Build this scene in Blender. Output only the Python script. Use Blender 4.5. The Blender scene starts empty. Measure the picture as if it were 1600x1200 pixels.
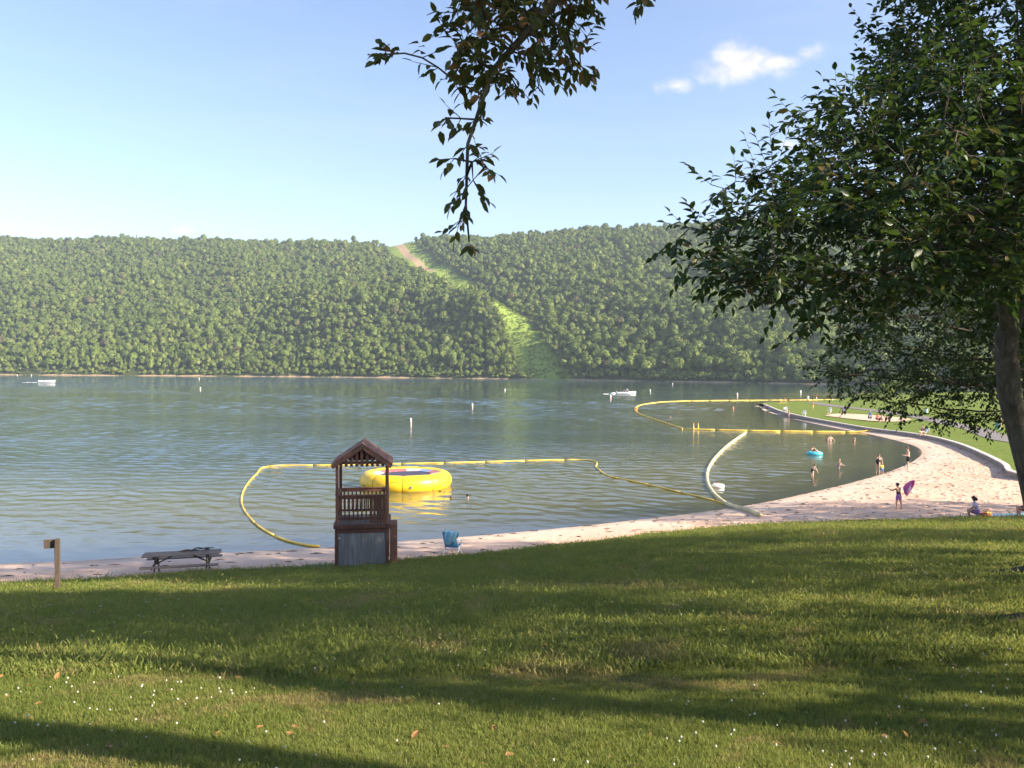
import bpy, bmesh, math, random
import numpy as np
from mathutils import Vector, Matrix, Euler

random.seed(7)
RNG = np.random.default_rng(7)
scene = bpy.context.scene
COL = scene.collection
R = math.radians

# ------------------------------------------------------------------ camera
EYE = Vector((0.0, 0.0, 8.0))            # eye height above the lake surface (z = 0)
FPX = 1245.0                             # focal length in pixels of the 1600-wide photograph
CAM_ROT = Euler((R(90 - 0.97), 0, 0)).to_matrix() @ Euler((0, 0, R(0.25))).to_matrix()
cd = bpy.data.cameras.new('camera')
cam = bpy.data.objects.new('camera', cd)
COL.objects.link(cam)
cam.matrix_world = Matrix.Translation(EYE) @ CAM_ROT.to_4x4()
cd.sensor_width = 36.0
cd.lens = FPX / 1600 * 36.0
cd.clip_start = 0.05
cd.clip_end = 20000
scene.camera = cam

# ------------------------------------------------------------------ sky, sun, exposure
SUN_EL, SUN_AZ = R(27), R(-22)           # azimuth: 0 = +X (right of the view), negative = behind the camera
SUN = Vector((math.cos(SUN_EL) * math.cos(SUN_AZ), math.cos(SUN_EL) * math.sin(SUN_AZ), math.sin(SUN_EL)))
world = bpy.data.worlds.new('World')
scene.world = world
world.use_nodes = True
wt = world.node_tree
for n in list(wt.nodes):
    wt.nodes.remove(n)


def NN(t, kind, **kw):
    n = t.nodes.new(kind)
    for k, v in kw.items():
        if k in n.inputs.keys() if isinstance(k, str) else False:
            n.inputs[k].default_value = v
        else:
            setattr(n, k, v)
    return n


def LK(t, a, b):
    t.links.new(a, b)


wout = NN(wt, 'ShaderNodeOutputWorld')
wbg = NN(wt, 'ShaderNodeBackground')
wbg.inputs['Strength'].default_value = 0.09
sky = NN(wt, 'ShaderNodeTexSky')
sky.sky_type = 'NISHITA'
sky.sun_disc = False
sky.sun_elevation = SUN_EL
sky.sun_rotation = math.atan2(SUN.x, SUN.y)
sky.altitude = 200
sky.air_density = 1.0
sky.dust_density = 0.45
sky.ozone_density = 1.8
LK(wt, wbg.outputs[0], wout.inputs[0])


def cloud_nodes():
    """small fair-weather cumulus and thin cirrus, as functions of the sky direction"""
    tc = NN(wt, 'ShaderNodeTexCoord')
    sep = NN(wt, 'ShaderNodeSeparateXYZ')
    LK(wt, tc.outputs['Generated'], sep.inputs[0])

    def math_(op, a, b=None, c=None):
        m = NN(wt, 'ShaderNodeMath')
        m.operation = op
        for i, v in enumerate((a, b, c)):
            if v is None:
                continue
            if isinstance(v, (int, float)):
                m.inputs[i].default_value = v
            else:
                LK(wt, v, m.inputs[i])
        return m.outputs[0]
    az = math_('ARCTAN2', sep.outputs[0], sep.outputs[1])
    el = math_('ARCSINE', sep.outputs[2])
    comb = NN(wt, 'ShaderNodeCombineXYZ')
    LK(wt, az, comb.inputs[0])
    LK(wt, math_('MULTIPLY', el, 1.25), comb.inputs[1])
    ns = NN(wt, 'ShaderNodeTexNoise')
    ns.inputs['Scale'].default_value = 30
    ns.inputs['Detail'].default_value = 7
    ns.inputs['Roughness'].default_value = 0.58
    LK(wt, comb.outputs[0], ns.inputs['Vector'])
    nlow = NN(wt, 'ShaderNodeTexNoise')
    nlow.inputs['Scale'].default_value = 14
    nlow.inputs['Detail'].default_value = 3
    LK(wt, comb.outputs[0], nlow.inputs['Vector'])
    # puffs: azimuth, elevation, half width, half height (radians)
    puffs = [(.279, .350, .058, .020, .9), (.268, .361, .028, .022), (.353, .357, .022, .014, .75), (.318, .351, .036, .009), (.199, .336, .030, .014, .6),
             (-.39, .160, .013, .008), (.335, .262, .03, .012, .7),
             (-1.25, .30, .10, .035), (-1.9, .42, .12, .04), (1.5, .33, .09, .03), (2.2, .25, .12, .035), (2.9, .40, .10, .04), (-2.6, .28, .11, .03)]
    tot = None
    for a0, e0, w, h, *wt_ in puffs:
        dx = math_('DIVIDE', math_('SUBTRACT', az, a0), w)
        dy = math_('DIVIDE', math_('SUBTRACT', el, e0), h)
        # flat bottoms: squeeze below the centre
        r2 = math_('ADD', math_('MULTIPLY', dx, dx), math_('MULTIPLY', dy, dy))
        g = math_('SUBTRACT', wt_[0] if wt_ else 1.0, math_('POWER', r2, .5))
        tot = g if tot is None else math_('MAXIMUM', tot, g)
    dens = math_('ADD', tot, math_('MULTIPLY', math_('SUBTRACT', ns.outputs[0], .5), 1.9))
    dens = math_('ADD', dens, math_('MULTIPLY', math_('SUBTRACT', nlow.outputs[0], .5), .8))
    mr = NN(wt, 'ShaderNodeMapRange')
    mr.interpolation_type = 'SMOOTHSTEP'
    mr.inputs[1].default_value = -.25
    mr.inputs[2].default_value = 1.15
    LK(wt, dens, mr.inputs[0])
    # cirrus veil
    mp = NN(wt, 'ShaderNodeMapping')
    mp.inputs['Rotation'].default_value = (0, 0, .35)
    mp.inputs['Scale'].default_value = (1.1, 6.5, 1)
    LK(wt, comb.outputs[0], mp.inputs[0])
    nc = NN(wt, 'ShaderNodeTexNoise')
    nc.inputs['Scale'].default_value = 1.7
    nc.inputs['Detail'].default_value = 6
    nc.inputs['Roughness'].default_value = .55
    LK(wt, mp.outputs[0], nc.inputs['Vector'])
    mc = NN(wt, 'ShaderNodeMapRange')
    mc.inputs[1].default_value = .46
    mc.inputs[2].default_value = .85
    mc.inputs[3].default_value = 0
    mc.inputs[4].default_value = .22
    LK(wt, nc.outputs[0], mc.inputs[0])
    m1 = NN(wt, 'ShaderNodeMix')
    m1.data_type = 'RGBA'
    LK(wt, mc.outputs[0], m1.inputs[0])
    LK(wt, sky.outputs[0], m1.inputs[6])
    m1.inputs[7].default_value = (3.2, 3.5, 3.8, 1)
    m2 = NN(wt, 'ShaderNodeMix')
    m2.data_type = 'RGBA'
    LK(wt, mr.outputs[0], m2.inputs[0])
    LK(wt, m1.outputs[2], m2.inputs[6])
    # dense parts of the puff are brighter, thin parts keep a little of the sky
    m3 = NN(wt, 'ShaderNodeMix')
    m3.data_type = 'RGBA'
    LK(wt, ns.outputs[0], m3.inputs[0])
    m3.inputs[6].default_value = (3.5, 3.5, 3.6, 1)
    m3.inputs[7].default_value = (4.9, 4.8, 4.7, 1)
    LK(wt, m3.outputs[2], m2.inputs[7])
    tint = NN(wt, 'ShaderNodeMix')
    tint.data_type = 'RGBA'
    tint.blend_type = 'MULTIPLY'
    tint.inputs[0].default_value = 1
    tint.inputs[7].default_value = (1.05, .968, 1.0, 1)
    LK(wt, m2.outputs[2], tint.inputs[6])
    LK(wt, tint.outputs[2], wbg.inputs['Color'])


cloud_nodes()
sl = bpy.data.lights.new('sun', 'SUN')
sl.energy = 5.0
sl.angle = R(0.55)
sl.color = (1.0, .87, .68)
so = bpy.data.objects.new('sun', sl)
COL.objects.link(so)
so.rotation_euler = (-SUN).to_track_quat('-Z', 'Y').to_euler()
so.location = (40, -20, 60)

scene.view_settings.view_transform = 'Standard'
scene.view_settings.look = 'None'
scene.view_settings.exposure = 1.68
scene.view_settings.gamma = 1.0
scene.view_settings.use_curve_mapping = False
scene.render.engine = 'CYCLES'
cy = scene.cycles
cy.use_denoising = True
cy.denoiser = 'OPENIMAGEDENOISE'
cy.max_bounces = 7
cy.diffuse_bounces = 3
cy.glossy_bounces = 3
cy.transmission_bounces = 3
cy.transparent_max_bounces = 10
cy.volume_bounces = 0
cy.sample_clamp_indirect = 6
cy.use_adaptive_sampling = True
cy.adaptive_threshold = 0.015


# ------------------------------------------------------------------ helpers: survey, objects, meshes
def at(px, py, z=0.0):
    """where the line of sight of a photograph point meets the level z"""
    d = CAM_ROT @ Vector(((px - 800) / FPX, (600 - py) / FPX, -1.0))
    return EYE + d * ((z - EYE.z) / d.z)


def at_y(px, py, y):
    d = CAM_ROT @ Vector(((px - 800) / FPX, (600 - py) / FPX, -1.0))
    return EYE + d * (y / d.y)


def ground_at(px, py, fn, it=12):
    z = .6
    for _ in range(it):
        p = at(px, py, z)
        z = .5 * z + .5 * float(fn(p.x, p.y))
    return at(px, py, z)


def tag(o, label=None, cat=None, group=None, kind=None):
    if label:
        o['label'] = label
    if cat:
        o['category'] = cat
    if group:
        o['group'] = group
    if kind:
        o['kind'] = kind
    return o


def empty(name, loc=(0, 0, 0), rz=0.0):
    o = bpy.data.objects.new(name, None)
    o.empty_display_size = .2
    COL.objects.link(o)
    o.location = loc
    o.rotation_euler = (0, 0, rz)
    return o


def link_mesh(name, me, mat=None, parent=None, smooth=False, loc=None):
    if mat is not None:
        me.materials.clear()
        me.materials.append(mat)
    if smooth:
        me.polygons.foreach_set('use_smooth', [True] * len(me.polygons))
    o = bpy.data.objects.new(name, me)
    COL.objects.link(o)
    if parent is not None:
        o.parent = parent
    if loc is not None:
        o.location = loc
    return o


def pydata(name, v, f, mat=None, parent=None, smooth=False, loc=None):
    me = bpy.data.meshes.new(name)
    me.from_pydata([tuple(map(float, p)) for p in v], [], [tuple(map(int, q)) for q in f])
    me.update()
    return link_mesh(name, me, mat, parent, smooth, loc)


def fast_mesh(name, V, F):
    """V (n,3), F (m,k) arrays of equal-sized faces"""
    V = np.asarray(V, np.float32)
    F = np.asarray(F, np.int32)
    me = bpy.data.meshes.new(name)
    me.vertices.add(len(V))
    me.vertices.foreach_set('co', V.ravel())
    k = F.shape[1]
    me.loops.add(F.size)
    me.loops.foreach_set('vertex_index', F.ravel())
    me.polygons.add(len(F))
    me.polygons.foreach_set('loop_start', np.arange(0, F.size, k, dtype=np.int32))
    me.update(calc_edges=True)
    return me


def set_attr(me, name, vals):
    a = me.attributes.new(name, 'FLOAT', 'POINT')
    a.data.foreach_set('value', np.asarray(vals, np.float32))


class MB:
    """collects boxes, bars, tubes and lathes into one mesh"""

    def __init__(s):
        s.v, s.f = [], []

    def add(s, v, f):
        o = len(s.v)
        s.v += [tuple(p) for p in v]
        s.f += [tuple(i + o for i in q) for q in f]
        return s

    def box(s, c, d, rot=None):
        c = Vector(c)
        m = rot.to_matrix() if isinstance(rot, Euler) else (rot if rot is not None else Matrix.Identity(3))
        v = []
        for z in (-.5, .5):
            for y in (-.5, .5):
                for x in (-.5, .5):
                    v.append(c + m @ Vector((x * d[0], y * d[1], z * d[2])))
        return s.add(v, [(0, 2, 3, 1), (4, 5, 7, 6), (0, 1, 5, 4), (2, 6, 7, 3), (0, 4, 6, 2), (1, 3, 7, 5)])

    def bar(s, a, b, w, h, up=(0, 0, 1)):
        a, b = Vector(a), Vector(b)
        d = (b - a)
        L = d.length
        d.normalize()
        u = Vector(up)
        if abs(d.dot(u)) > .98:
            u = Vector((0, 1, 0))
        x = d.cross(u).normalized()
        z = x.cross(d)
        m = Matrix((x, d, z)).transposed()
        return s.box((a + b) / 2, (w, L, h), m)

    def tube(s, pts, rad, n=8, cap=True, squash=None):
        pts = [Vector(p) for p in pts]
        if not hasattr(rad, '__len__'):
            rad = [rad] * len(pts)
        v, f = [], []
        ref = None
        for i, p in enumerate(pts):
            t = (pts[min(i + 1, len(pts) - 1)] - pts[max(i - 1, 0)]).normalized()
            if ref is None:
                ref = Vector((0, 0, 1)) if abs(t.z) < .9 else Vector((1, 0, 0))
            a = (ref - t * ref.dot(t))
            if a.length < 1e-5:
                a = Vector((0, 1, 0)) - t * t.y
            a.normalize()
            ref = a
            b = t.cross(a)
            for k in range(n):
                w = 2 * math.pi * k / n
                v.append(p + (a * math.cos(w) + b * math.sin(w)) * rad[i])
        for i in range(len(pts) - 1):
            for k in range(n):
                f.append((i * n + k, i * n + (k + 1) % n, (i + 1) * n + (k + 1) % n, (i + 1) * n + k))
        if cap:
            f.append(tuple(reversed(range(n))))
            f.append(tuple(range((len(pts) - 1) * n, len(pts) * n)))
        return s.add(v, f)

    def lathe(s, prof, n=16, c=(0, 0, 0), cap=True):
        v, f = [], []
        for r, z in prof:
            for k in range(n):
                w = 2 * math.pi * k / n
                v.append((c[0] + r * math.cos(w), c[1] + r * math.sin(w), c[2] + z))
        for i in range(len(prof) - 1):
            for k in range(n):
                f.append((i * n + k, i * n + (k + 1) % n, (i + 1) * n + (k + 1) % n, (i + 1) * n + k))
        if cap:
            f.append(tuple(reversed(range(n))))
            f.append(tuple(range((len(prof) - 1) * n, len(prof) * n)))
        return s.add(v, f)

    def loft(s, rings, closed=True, cap=False):
        n = len(rings[0])
        v = [p for r_ in rings for p in r_]
        f = []
        for i in range(len(rings) - 1):
            for k in range(n if closed else n - 1):
                f.append((i * n + k, i * n + (k + 1) % n, (i + 1) * n + (k + 1) % n, (i + 1) * n + k))
        if cap:
            f.append(tuple(reversed(range(n))))
            f.append(tuple(range((len(rings) - 1) * n, len(rings) * n)))
        return s.add(v, f)

    def build(s, name, mat=None, parent=None, smooth=False, bevel=0, loc=None):
        o = pydata(name, s.v, s.f, mat, parent, smooth, loc)
        if bevel:
            m = o.modifiers.new('edge', 'BEVEL')
            m.width = bevel
            m.segments = 1
            m.limit_method = 'ANGLE'
        return o


def copy_tree(o, parent=None):
    c = o.copy()
    COL.objects.link(c)
    c.parent = parent
    for ch in o.children:
        copy_tree(ch, c)
    return c


# ------------------------------------------------------------------ materials
def new_mat(name):
    m = bpy.data.materials.new(name)
    m.use_nodes = True
    t = m.node_tree
    b = t.nodes['Principled BSDF']
    return m, t, b


def ramp(t, src, stops):
    r = NN(t, 'ShaderNodeValToRGB')
    e = r.color_ramp.elements
    while len(e) > 1:
        e.remove(e[-1])
    e[0].position = stops[0][0]
    e[0].color = (*stops[0][1], 1)
    for p, c in stops[1:]:
        q = e.new(p)
        q.color = (*c, 1)
    LK(t, src, r.inputs[0])
    return r.outputs[0]


def noise(t, scale, detail=4, rough=.55, vec=None, coord='Object', dist=0):
    if vec is None:
        tc = NN(t, 'ShaderNodeTexCoord')
        vec = tc.outputs[coord]
    n = NN(t, 'ShaderNodeTexNoise')
    n.inputs['Scale'].default_value = scale
    n.inputs['Detail'].default_value = detail
    n.inputs['Roughness'].default_value = rough
    n.inputs['Distortion'].default_value = dist
    LK(t, vec, n.inputs['Vector'])
    return n.outputs[0]


def worldpos(t):
    return NN(t, 'ShaderNodeNewGeometry').outputs['Position']


def scaled(t, vec, s, rot=(0, 0, 0)):
    m = NN(t, 'ShaderNodeMapping')
    m.inputs['Scale'].default_value = s
    m.inputs['Rotation'].default_value = rot
    LK(t, vec, m.inputs[0])
    return m.outputs[0]


def mixc(t, fac, a, b, mode='MIX'):
    m = NN(t, 'ShaderNodeMix')
    m.data_type = 'RGBA'
    m.blend_type = mode
    for i, v in ((0, fac), (6, a), (7, b)):
        if isinstance(v, (int, float)):
            m.inputs[i].default_value = v
        elif isinstance(v, tuple):
            m.inputs[i].default_value = (*v, 1)
        else:
            LK(t, v, m.inputs[i])
    return m.outputs[2]


def mth(t, op, a, b=None, clamp=False):
    m = NN(t, 'ShaderNodeMath')
    m.operation = op
    m.use_clamp = clamp
    for i, v in enumerate((a, b)):
        if v is None:
            continue
        if isinstance(v, (int, float)):
            m.inputs[i].default_value = v
        else:
            LK(t, v, m.inputs[i])
    return m.outputs[0]


def mrange(t, v, a, b, c=0.0, d=1.0, smooth=False):
    m = NN(t, 'ShaderNodeMapRange')
    if smooth:
        m.interpolation_type = 'SMOOTHSTEP'
    for i, x in ((1, a), (2, b), (3, c), (4, d)):
        m.inputs[i].default_value = x
    LK(t, v, m.inputs[0])
    return m.outputs[0]


def bump(t, b, h, strength, dist):
    n = NN(t, 'ShaderNodeBump')
    n.inputs['Strength'].default_value = strength
    n.inputs['Distance'].default_value = dist
    LK(t, h, n.inputs['Height'])
    if b is not None:
        LK(t, n.outputs[0], b.inputs['Normal'])
    return n.outputs[0]


def plain(name, col, rough=.6, var=.15, scale=12, metal=0.0, spec=.4, bmp=0.0):
    """a paint, cloth or skin colour with faint unevenness"""
    m, t, b = new_mat(name)
    n = noise(t, scale, 5)
    lo = tuple(max(0, c * (1 - var)) for c in col)
    hi = tuple(min(1, c * (1 + var)) for c in col)
    LK(t, ramp(t, n, [(.3, lo), (.7, hi)]), b.inputs['Base Color'])
    b.inputs['Roughness'].default_value = rough
    b.inputs['Metallic'].default_value = metal
    b.inputs['Specular IOR Level'].default_value = spec
    if bmp:
        bump(t, b, noise(t, scale * 6, 3), bmp, .01)
    return m


def wood(name, cols, stretch=(3, 3, .35), rough=.75):
    m, t, b = new_mat(name)
    tc = NN(t, 'ShaderNodeTexCoord')
    v = scaled(t, tc.outputs['Object'], stretch)
    n = noise(t, 9, 6, .6, v, dist=.4)
    n2 = noise(t, 1.3, 3, .5, tc.outputs['Object'])
    c = ramp(t, n, [(.25, cols[0]), (.55, cols[1]), (.8, cols[2])])
    c = mixc(t, mrange(t, n2, .35, .7, 0, .6), c, cols[0])
    LK(t, c, b.inputs['Base Color'])
    b.inputs['Roughness'].default_value = rough
    b.inputs['Specular IOR Level'].default_value = .25
    bump(t, b, n, .5, .004)
    return m


M = {}

# ================================================================== THE PLACE: survey lines
def poly_dist(X, Y, P):
    """distance of points to an open polyline"""
    X = np.asarray(X, float)
    Y = np.asarray(Y, float)
    best = np.full(X.shape, 1e18)
    for (x0, y0), (x1, y1) in zip(P[:-1], P[1:]):
        dx, dy = x1 - x0, y1 - y0
        L = dx * dx + dy * dy + 1e-12
        t = np.clip(((X - x0) * dx + (Y - y0) * dy) / L, 0, 1)
        best = np.minimum(best, (X - x0 - t * dx) ** 2 + (Y - y0 - t * dy) ** 2)
    return np.sqrt(best)


def inside(X, Y, P):
    X = np.asarray(X, float)
    Y = np.asarray(Y, float)
    r = np.zeros(X.shape, bool)
    n = len(P)
    for i in range(n):
        x0, y0 = P[i]
        x1, y1 = P[(i + 1) % n]
        c = ((y0 > Y) != (y1 > Y)) & (X < (x1 - x0) * (Y - y0) / ((y1 - y0) + 1e-12) + x0)
        r ^= c
    return r


def smooth_line(P, per=6):
    """Catmull-Rom through the points"""
    P = [Vector((*p, 0)) if len(p) == 2 else Vector(p) for p in P]
    out = []
    for i in range(len(P) - 1):
        p0, p1, p2, p3 = P[max(i - 1, 0)], P[i], P[i + 1], P[min(i + 2, len(P) - 1)]
        for k in range(per):
            t = k / per
            out.append(.5 * ((2 * p1) + (p2 - p0) * t + (2 * p0 - 5 * p1 + 4 * p2 - p3) * t * t + (3 * p1 - p0 - 3 * p2 + p3) * t ** 3))
    out.append(P[-1])
    return out


_w = [at(*p) for p in [(0, 881), (240, 869), (480, 857), (640, 845), (760, 836), (880, 825), (1000, 812), (1100, 800), (1190, 786), (1270, 769),
                       (1340, 752), (1390, 737), (1425, 722), (1441, 708), (1432, 698), (1405, 689.5), (1359, 678.5), (1304, 668.5), (1249, 656.5), (1207, 645.5), (1193, 640.5), (1187, 635)]]
WATERLINE = [(-400, 60), (-120, 38), (-60, 32), (-35, 31.5)] + [(p.x, p.y) for p in _w]
WATERLINE = [(p.x, p.y) for p in smooth_line(WATERLINE, 4)]
_tip = WATERLINE[-1]
FARSIDE = [(56, 186), (62, 196), (72, 203), (92, 222), (125, 285), (210, 318), (420, 330)]
LAKE = WATERLINE + FARSIDE + [(420, 3000), (-2500, 3000), (-2500, 60)]
SHORE = WATERLINE + FARSIDE


def sand_z(x, y):
    X, Y = np.asarray(x, float), np.asarray(y, float)
    s = poly_dist(X, Y, SHORE)
    wet = inside(X, Y, LAKE)
    land = 1.3 * (1 - np.exp(-s * .105 / 1.3))
    bed = -4.0 * (1 - np.exp(-s * .085 / 4.0))
    z = np.where(wet, bed, land)
    und = .035 * np.sin(X * .9 + Y * .5) * np.sin(Y * .7 - X * .3) * np.clip(s / 4, 0, 1)
    return z + und


# upper edge of the beach (lawn edge)
_l = [ground_at(px, py, sand_z) for px, py in [(0, 917), (110, 911), (220, 905), (330, 897), (430, 892), (520, 887), (620, 880), (700, 873), (800, 864), (900, 852),
                                               (1000, 840), (1100, 829), (1190, 822), (1320, 817), (1460, 814), (1600, 811)]]
EDGE = [(-400, 45), (-120, 30), (-60, 25.2), (-35, 25.4)] + [(p.x, p.y) for p in _l] + [(34, 36.5), (60, 33), (120, 30), (300, 30)]
EDGE_X = np.array([p[0] for p in EDGE])
EDGE_Y = np.array([p[1] for p in EDGE])


def lawn_z(x, y):
    X, Y = np.asarray(x, float), np.asarray(y, float)
    ey = np.interp(X, EDGE_X, EDGE_Y)
    ez = sand_z(X, ey) + .07
    t = np.clip(Y / ey, -3, 1)
    prof = np.where(t > 0, t * (1 + .10 * (1 - t)), t * .35)
    z = 6.4 + (ez - 6.4) * prof
    z += .05 * np.sin(X * .55 + 1.3) * np.sin(Y * .6) * np.clip(1 - t, 0, 1) + .02 * np.sin(X * 2.1 + Y * 1.1) * np.clip((1 - t) * 4, 0, 1)
    z += .012 * np.maximum(X - 12, 0) * np.clip(1 - t, 0, 1)
    return z


# top of the low beach wall, from the tip of the point round to the right
WALL_TOP = .34
_b = [ground_at(px, py, lambda x, y: sand_z(x, y) + WALL_TOP) for px, py in
      [(1194, 631), (1202, 635), (1215, 640.5), (1235, 646.4), (1265, 652.7), (1290, 657.4), (1345, 667), (1386, 672.5), (1420, 676.5), (1460, 683), (1500, 694), (1540, 710), (1570, 725), (1600, 742)]]
WALL = [(p.x, p.y) for p in _b] + [(39, 46.5), (45, 42), (60, 38.5), (130, 35.5), (300, 36)]
WALL = [(p.x, p.y) for p in smooth_line(WALL, 4)]
FARL = FARSIDE + [(420, 330)]


_wd = np.array([(a[0] + (b[0] - a[0]) * k / 6, a[1] + (b[1] - a[1]) * k / 6) for a, b in zip(WALL[:-1], WALL[1:]) for k in range(6)])
_wz = sand_z(_wd[:, 0], _wd[:, 1]) + WALL_TOP - .05
_wz = np.convolve(np.pad(_wz, 12, mode='edge'), np.ones(25) / 25, 'valid')


def wall_base(X, Y):
    X, Y = np.atleast_1d(X), np.atleast_1d(Y)
    out = np.empty(X.size)
    xf, yf = X.ravel(), Y.ravel()
    for k in range(0, X.size, 4000):
        d = (xf[k:k + 4000, None] - _wd[None, :, 0]) ** 2 + (yf[k:k + 4000, None] - _wd[None, :, 1]) ** 2
        out[k:k + 4000] = _wz[d.argmin(1)]
    return out.reshape(X.shape)


def far_z(x, y):
    X, Y = np.asarray(x, float), np.asarray(y, float)
    shp = X.shape
    X, Y = np.atleast_1d(X), np.atleast_1d(Y)
    return _far_z(X, Y).reshape(shp)


def _far_z(X, Y):
    d = poly_dist(X, Y, WALL)
    d2 = poly_dist(X, Y, FARSIDE)
    m = np.minimum(d, d2 * 1.2)
    return wall_base(X, Y) + .25 * (1 - np.exp(-m / 12)) + .013 * np.clip(d - 15, 0, 90) * np.clip(d2 / 40, 0, 1) + .05 * np.sin(X * .31) * np.sin(Y * .17) * np.clip(m / 6, 0, 1)


def axis(segs):
    out = []
    for a, b, st in segs:
        out += list(np.arange(a, b, st))
    out.append(segs[-1][1])
    return np.array(out)


def grid_mesh(name, xs, ys, zf):
    X, Y = np.meshgrid(xs, ys)
    Z = zf(X, Y)
    V = np.stack([X.ravel(), Y.ravel(), Z.ravel()], 1)
    nx, ny = len(xs), len(ys)
    i, j = np.meshgrid(np.arange(nx - 1), np.arange(ny - 1))
    a = (j * nx + i).ravel()
    F = np.stack([a, a + 1, a + nx + 1, a + nx], 1)
    return fast_mesh(name, V, F), X, Y


# ================================================================== SETTING MATERIALS
def mat_sand():
    m, t, b = new_mat('sand')
    p = worldpos(t)
    big = noise(t, .35, 4, .5, p)
    fine = noise(t, 9, 5, .65, p)
    grain = noise(t, 60, 3, .6, p)
    c = ramp(t, big, [(.3, (.55, .34, .235)), (.5, (.62, .405, .285)), (.72, (.68, .475, .355))])
    c = mixc(t, mrange(t, fine, .35, .75, 0, .28), c, (.44, .29, .215))
    c = mixc(t, mrange(t, grain, .4, .75, 0, .25), c, (.75, .66, .58))
    sepz = NN(t, 'ShaderNodeSeparateXYZ')
    LK(t, p, sepz.inputs[0])
    # a pale strand near the water, damp right at the edge and under it
    pale = mth(t, 'MULTIPLY', mrange(t, sepz.outputs[2], .08, .35, 1, 0), .38)
    c = mixc(t, pale, c, (.66, .58, .50))
    wet = mrange(t, mth(t, 'ADD', sepz.outputs[2], mth(t, 'MULTIPLY', mth(t, 'SUBTRACT', fine, .5), .10)), .03, .11, 1, 0)
    c = mixc(t, mth(t, 'MULTIPLY', wet, .45), c, (.30, .225, .165))
    LK(t, c, b.inputs['Base Color'])
    b.inputs['Roughness'].default_value = .95
    b.inputs['Specular IOR Level'].default_value = .15
    h = mth(t, 'ADD', mth(t, 'MULTIPLY', noise(t, 2.6, 4, .55, p), .8), mth(t, 'MULTIPLY', fine, .35))
    bump(t, b, h, .8, .09)
    return m


def grass_colour(t, p, dry=True):
    a = noise(t, .28, 5, .6, p)
    bb = noise(t, 1.7, 5, .65, p)
    c = ramp(t, bb, [(.28, (.070, .098, .020)), (.5, (.118, .155, .030)), (.75, (.175, .205, .045))])
    c = mixc(t, mrange(t, a, .40, .70, 0, .65), c, (.19, .205, .055))
    if dry:
        d = noise(t, .50, 6, .66, p, dist=1.0)
        c = mixc(t, mrange(t, d, .54, .63, 0, .85, True), c, (.27, .19, .10))
    return c


def mat_lawn(name, far=False):
    m, t, b = new_mat(name)
    p = worldpos(t)
    c = grass_colour(t, p)
    f = noise(t, 26 if not far else 7, 5, .7, p)
    c = mixc(t, mrange(t, f, .35, .7, .55, 0), c, (.026, .042, .010))
    if far:
        c = mixc(t, .45, c, (.15, .215, .03))
    else:
        s = noise(t, 1.1, 5, .6, p)
        c = mixc(t, mrange(t, s, .60, .74, 0, .7), c, (.105, .075, .042))
    LK(t, c, b.inputs['Base Color'])
    b.inputs['Roughness'].default_value = .95
    b.inputs['Specular IOR Level'].default_value = .1
    bump(t, b, f, .8, .03 if not far else .06)
    return m


def mat_grass():
    m, t, b = new_mat('grass_blades')
    p = worldpos(t)
    c = grass_colour(t, p)
    oi = NN(t, 'ShaderNodeObjectInfo')
    c = mixc(t, mrange(t, oi.outputs['Random'], .0, 1, 0, .6), c, (.255, .30, .065))
    c = mixc(t, mrange(t, oi.outputs['Random'], .93, .96, 0, .6), c, (.30, .23, .11))
    b.inputs['Roughness'].default_value = .6
    b.inputs['Specular IOR Level'].default_value = .25
    LK(t, c, b.inputs['Base Color'])
    tr = NN(t, 'ShaderNodeBsdfTranslucent')
    LK(t, mixc(t, .5, c, (.36, .36, .07)), tr.inputs[0])
    mx = NN(t, 'ShaderNodeMixShader')
    mx.inputs[0].default_value = .48
    LK(t, b.outputs[0], mx.inputs[1])
    LK(t, tr.outputs[0], mx.inputs[2])
    LK(t, mx.outputs[0], t.nodes['Material Output'].inputs[0])
    return m


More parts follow.
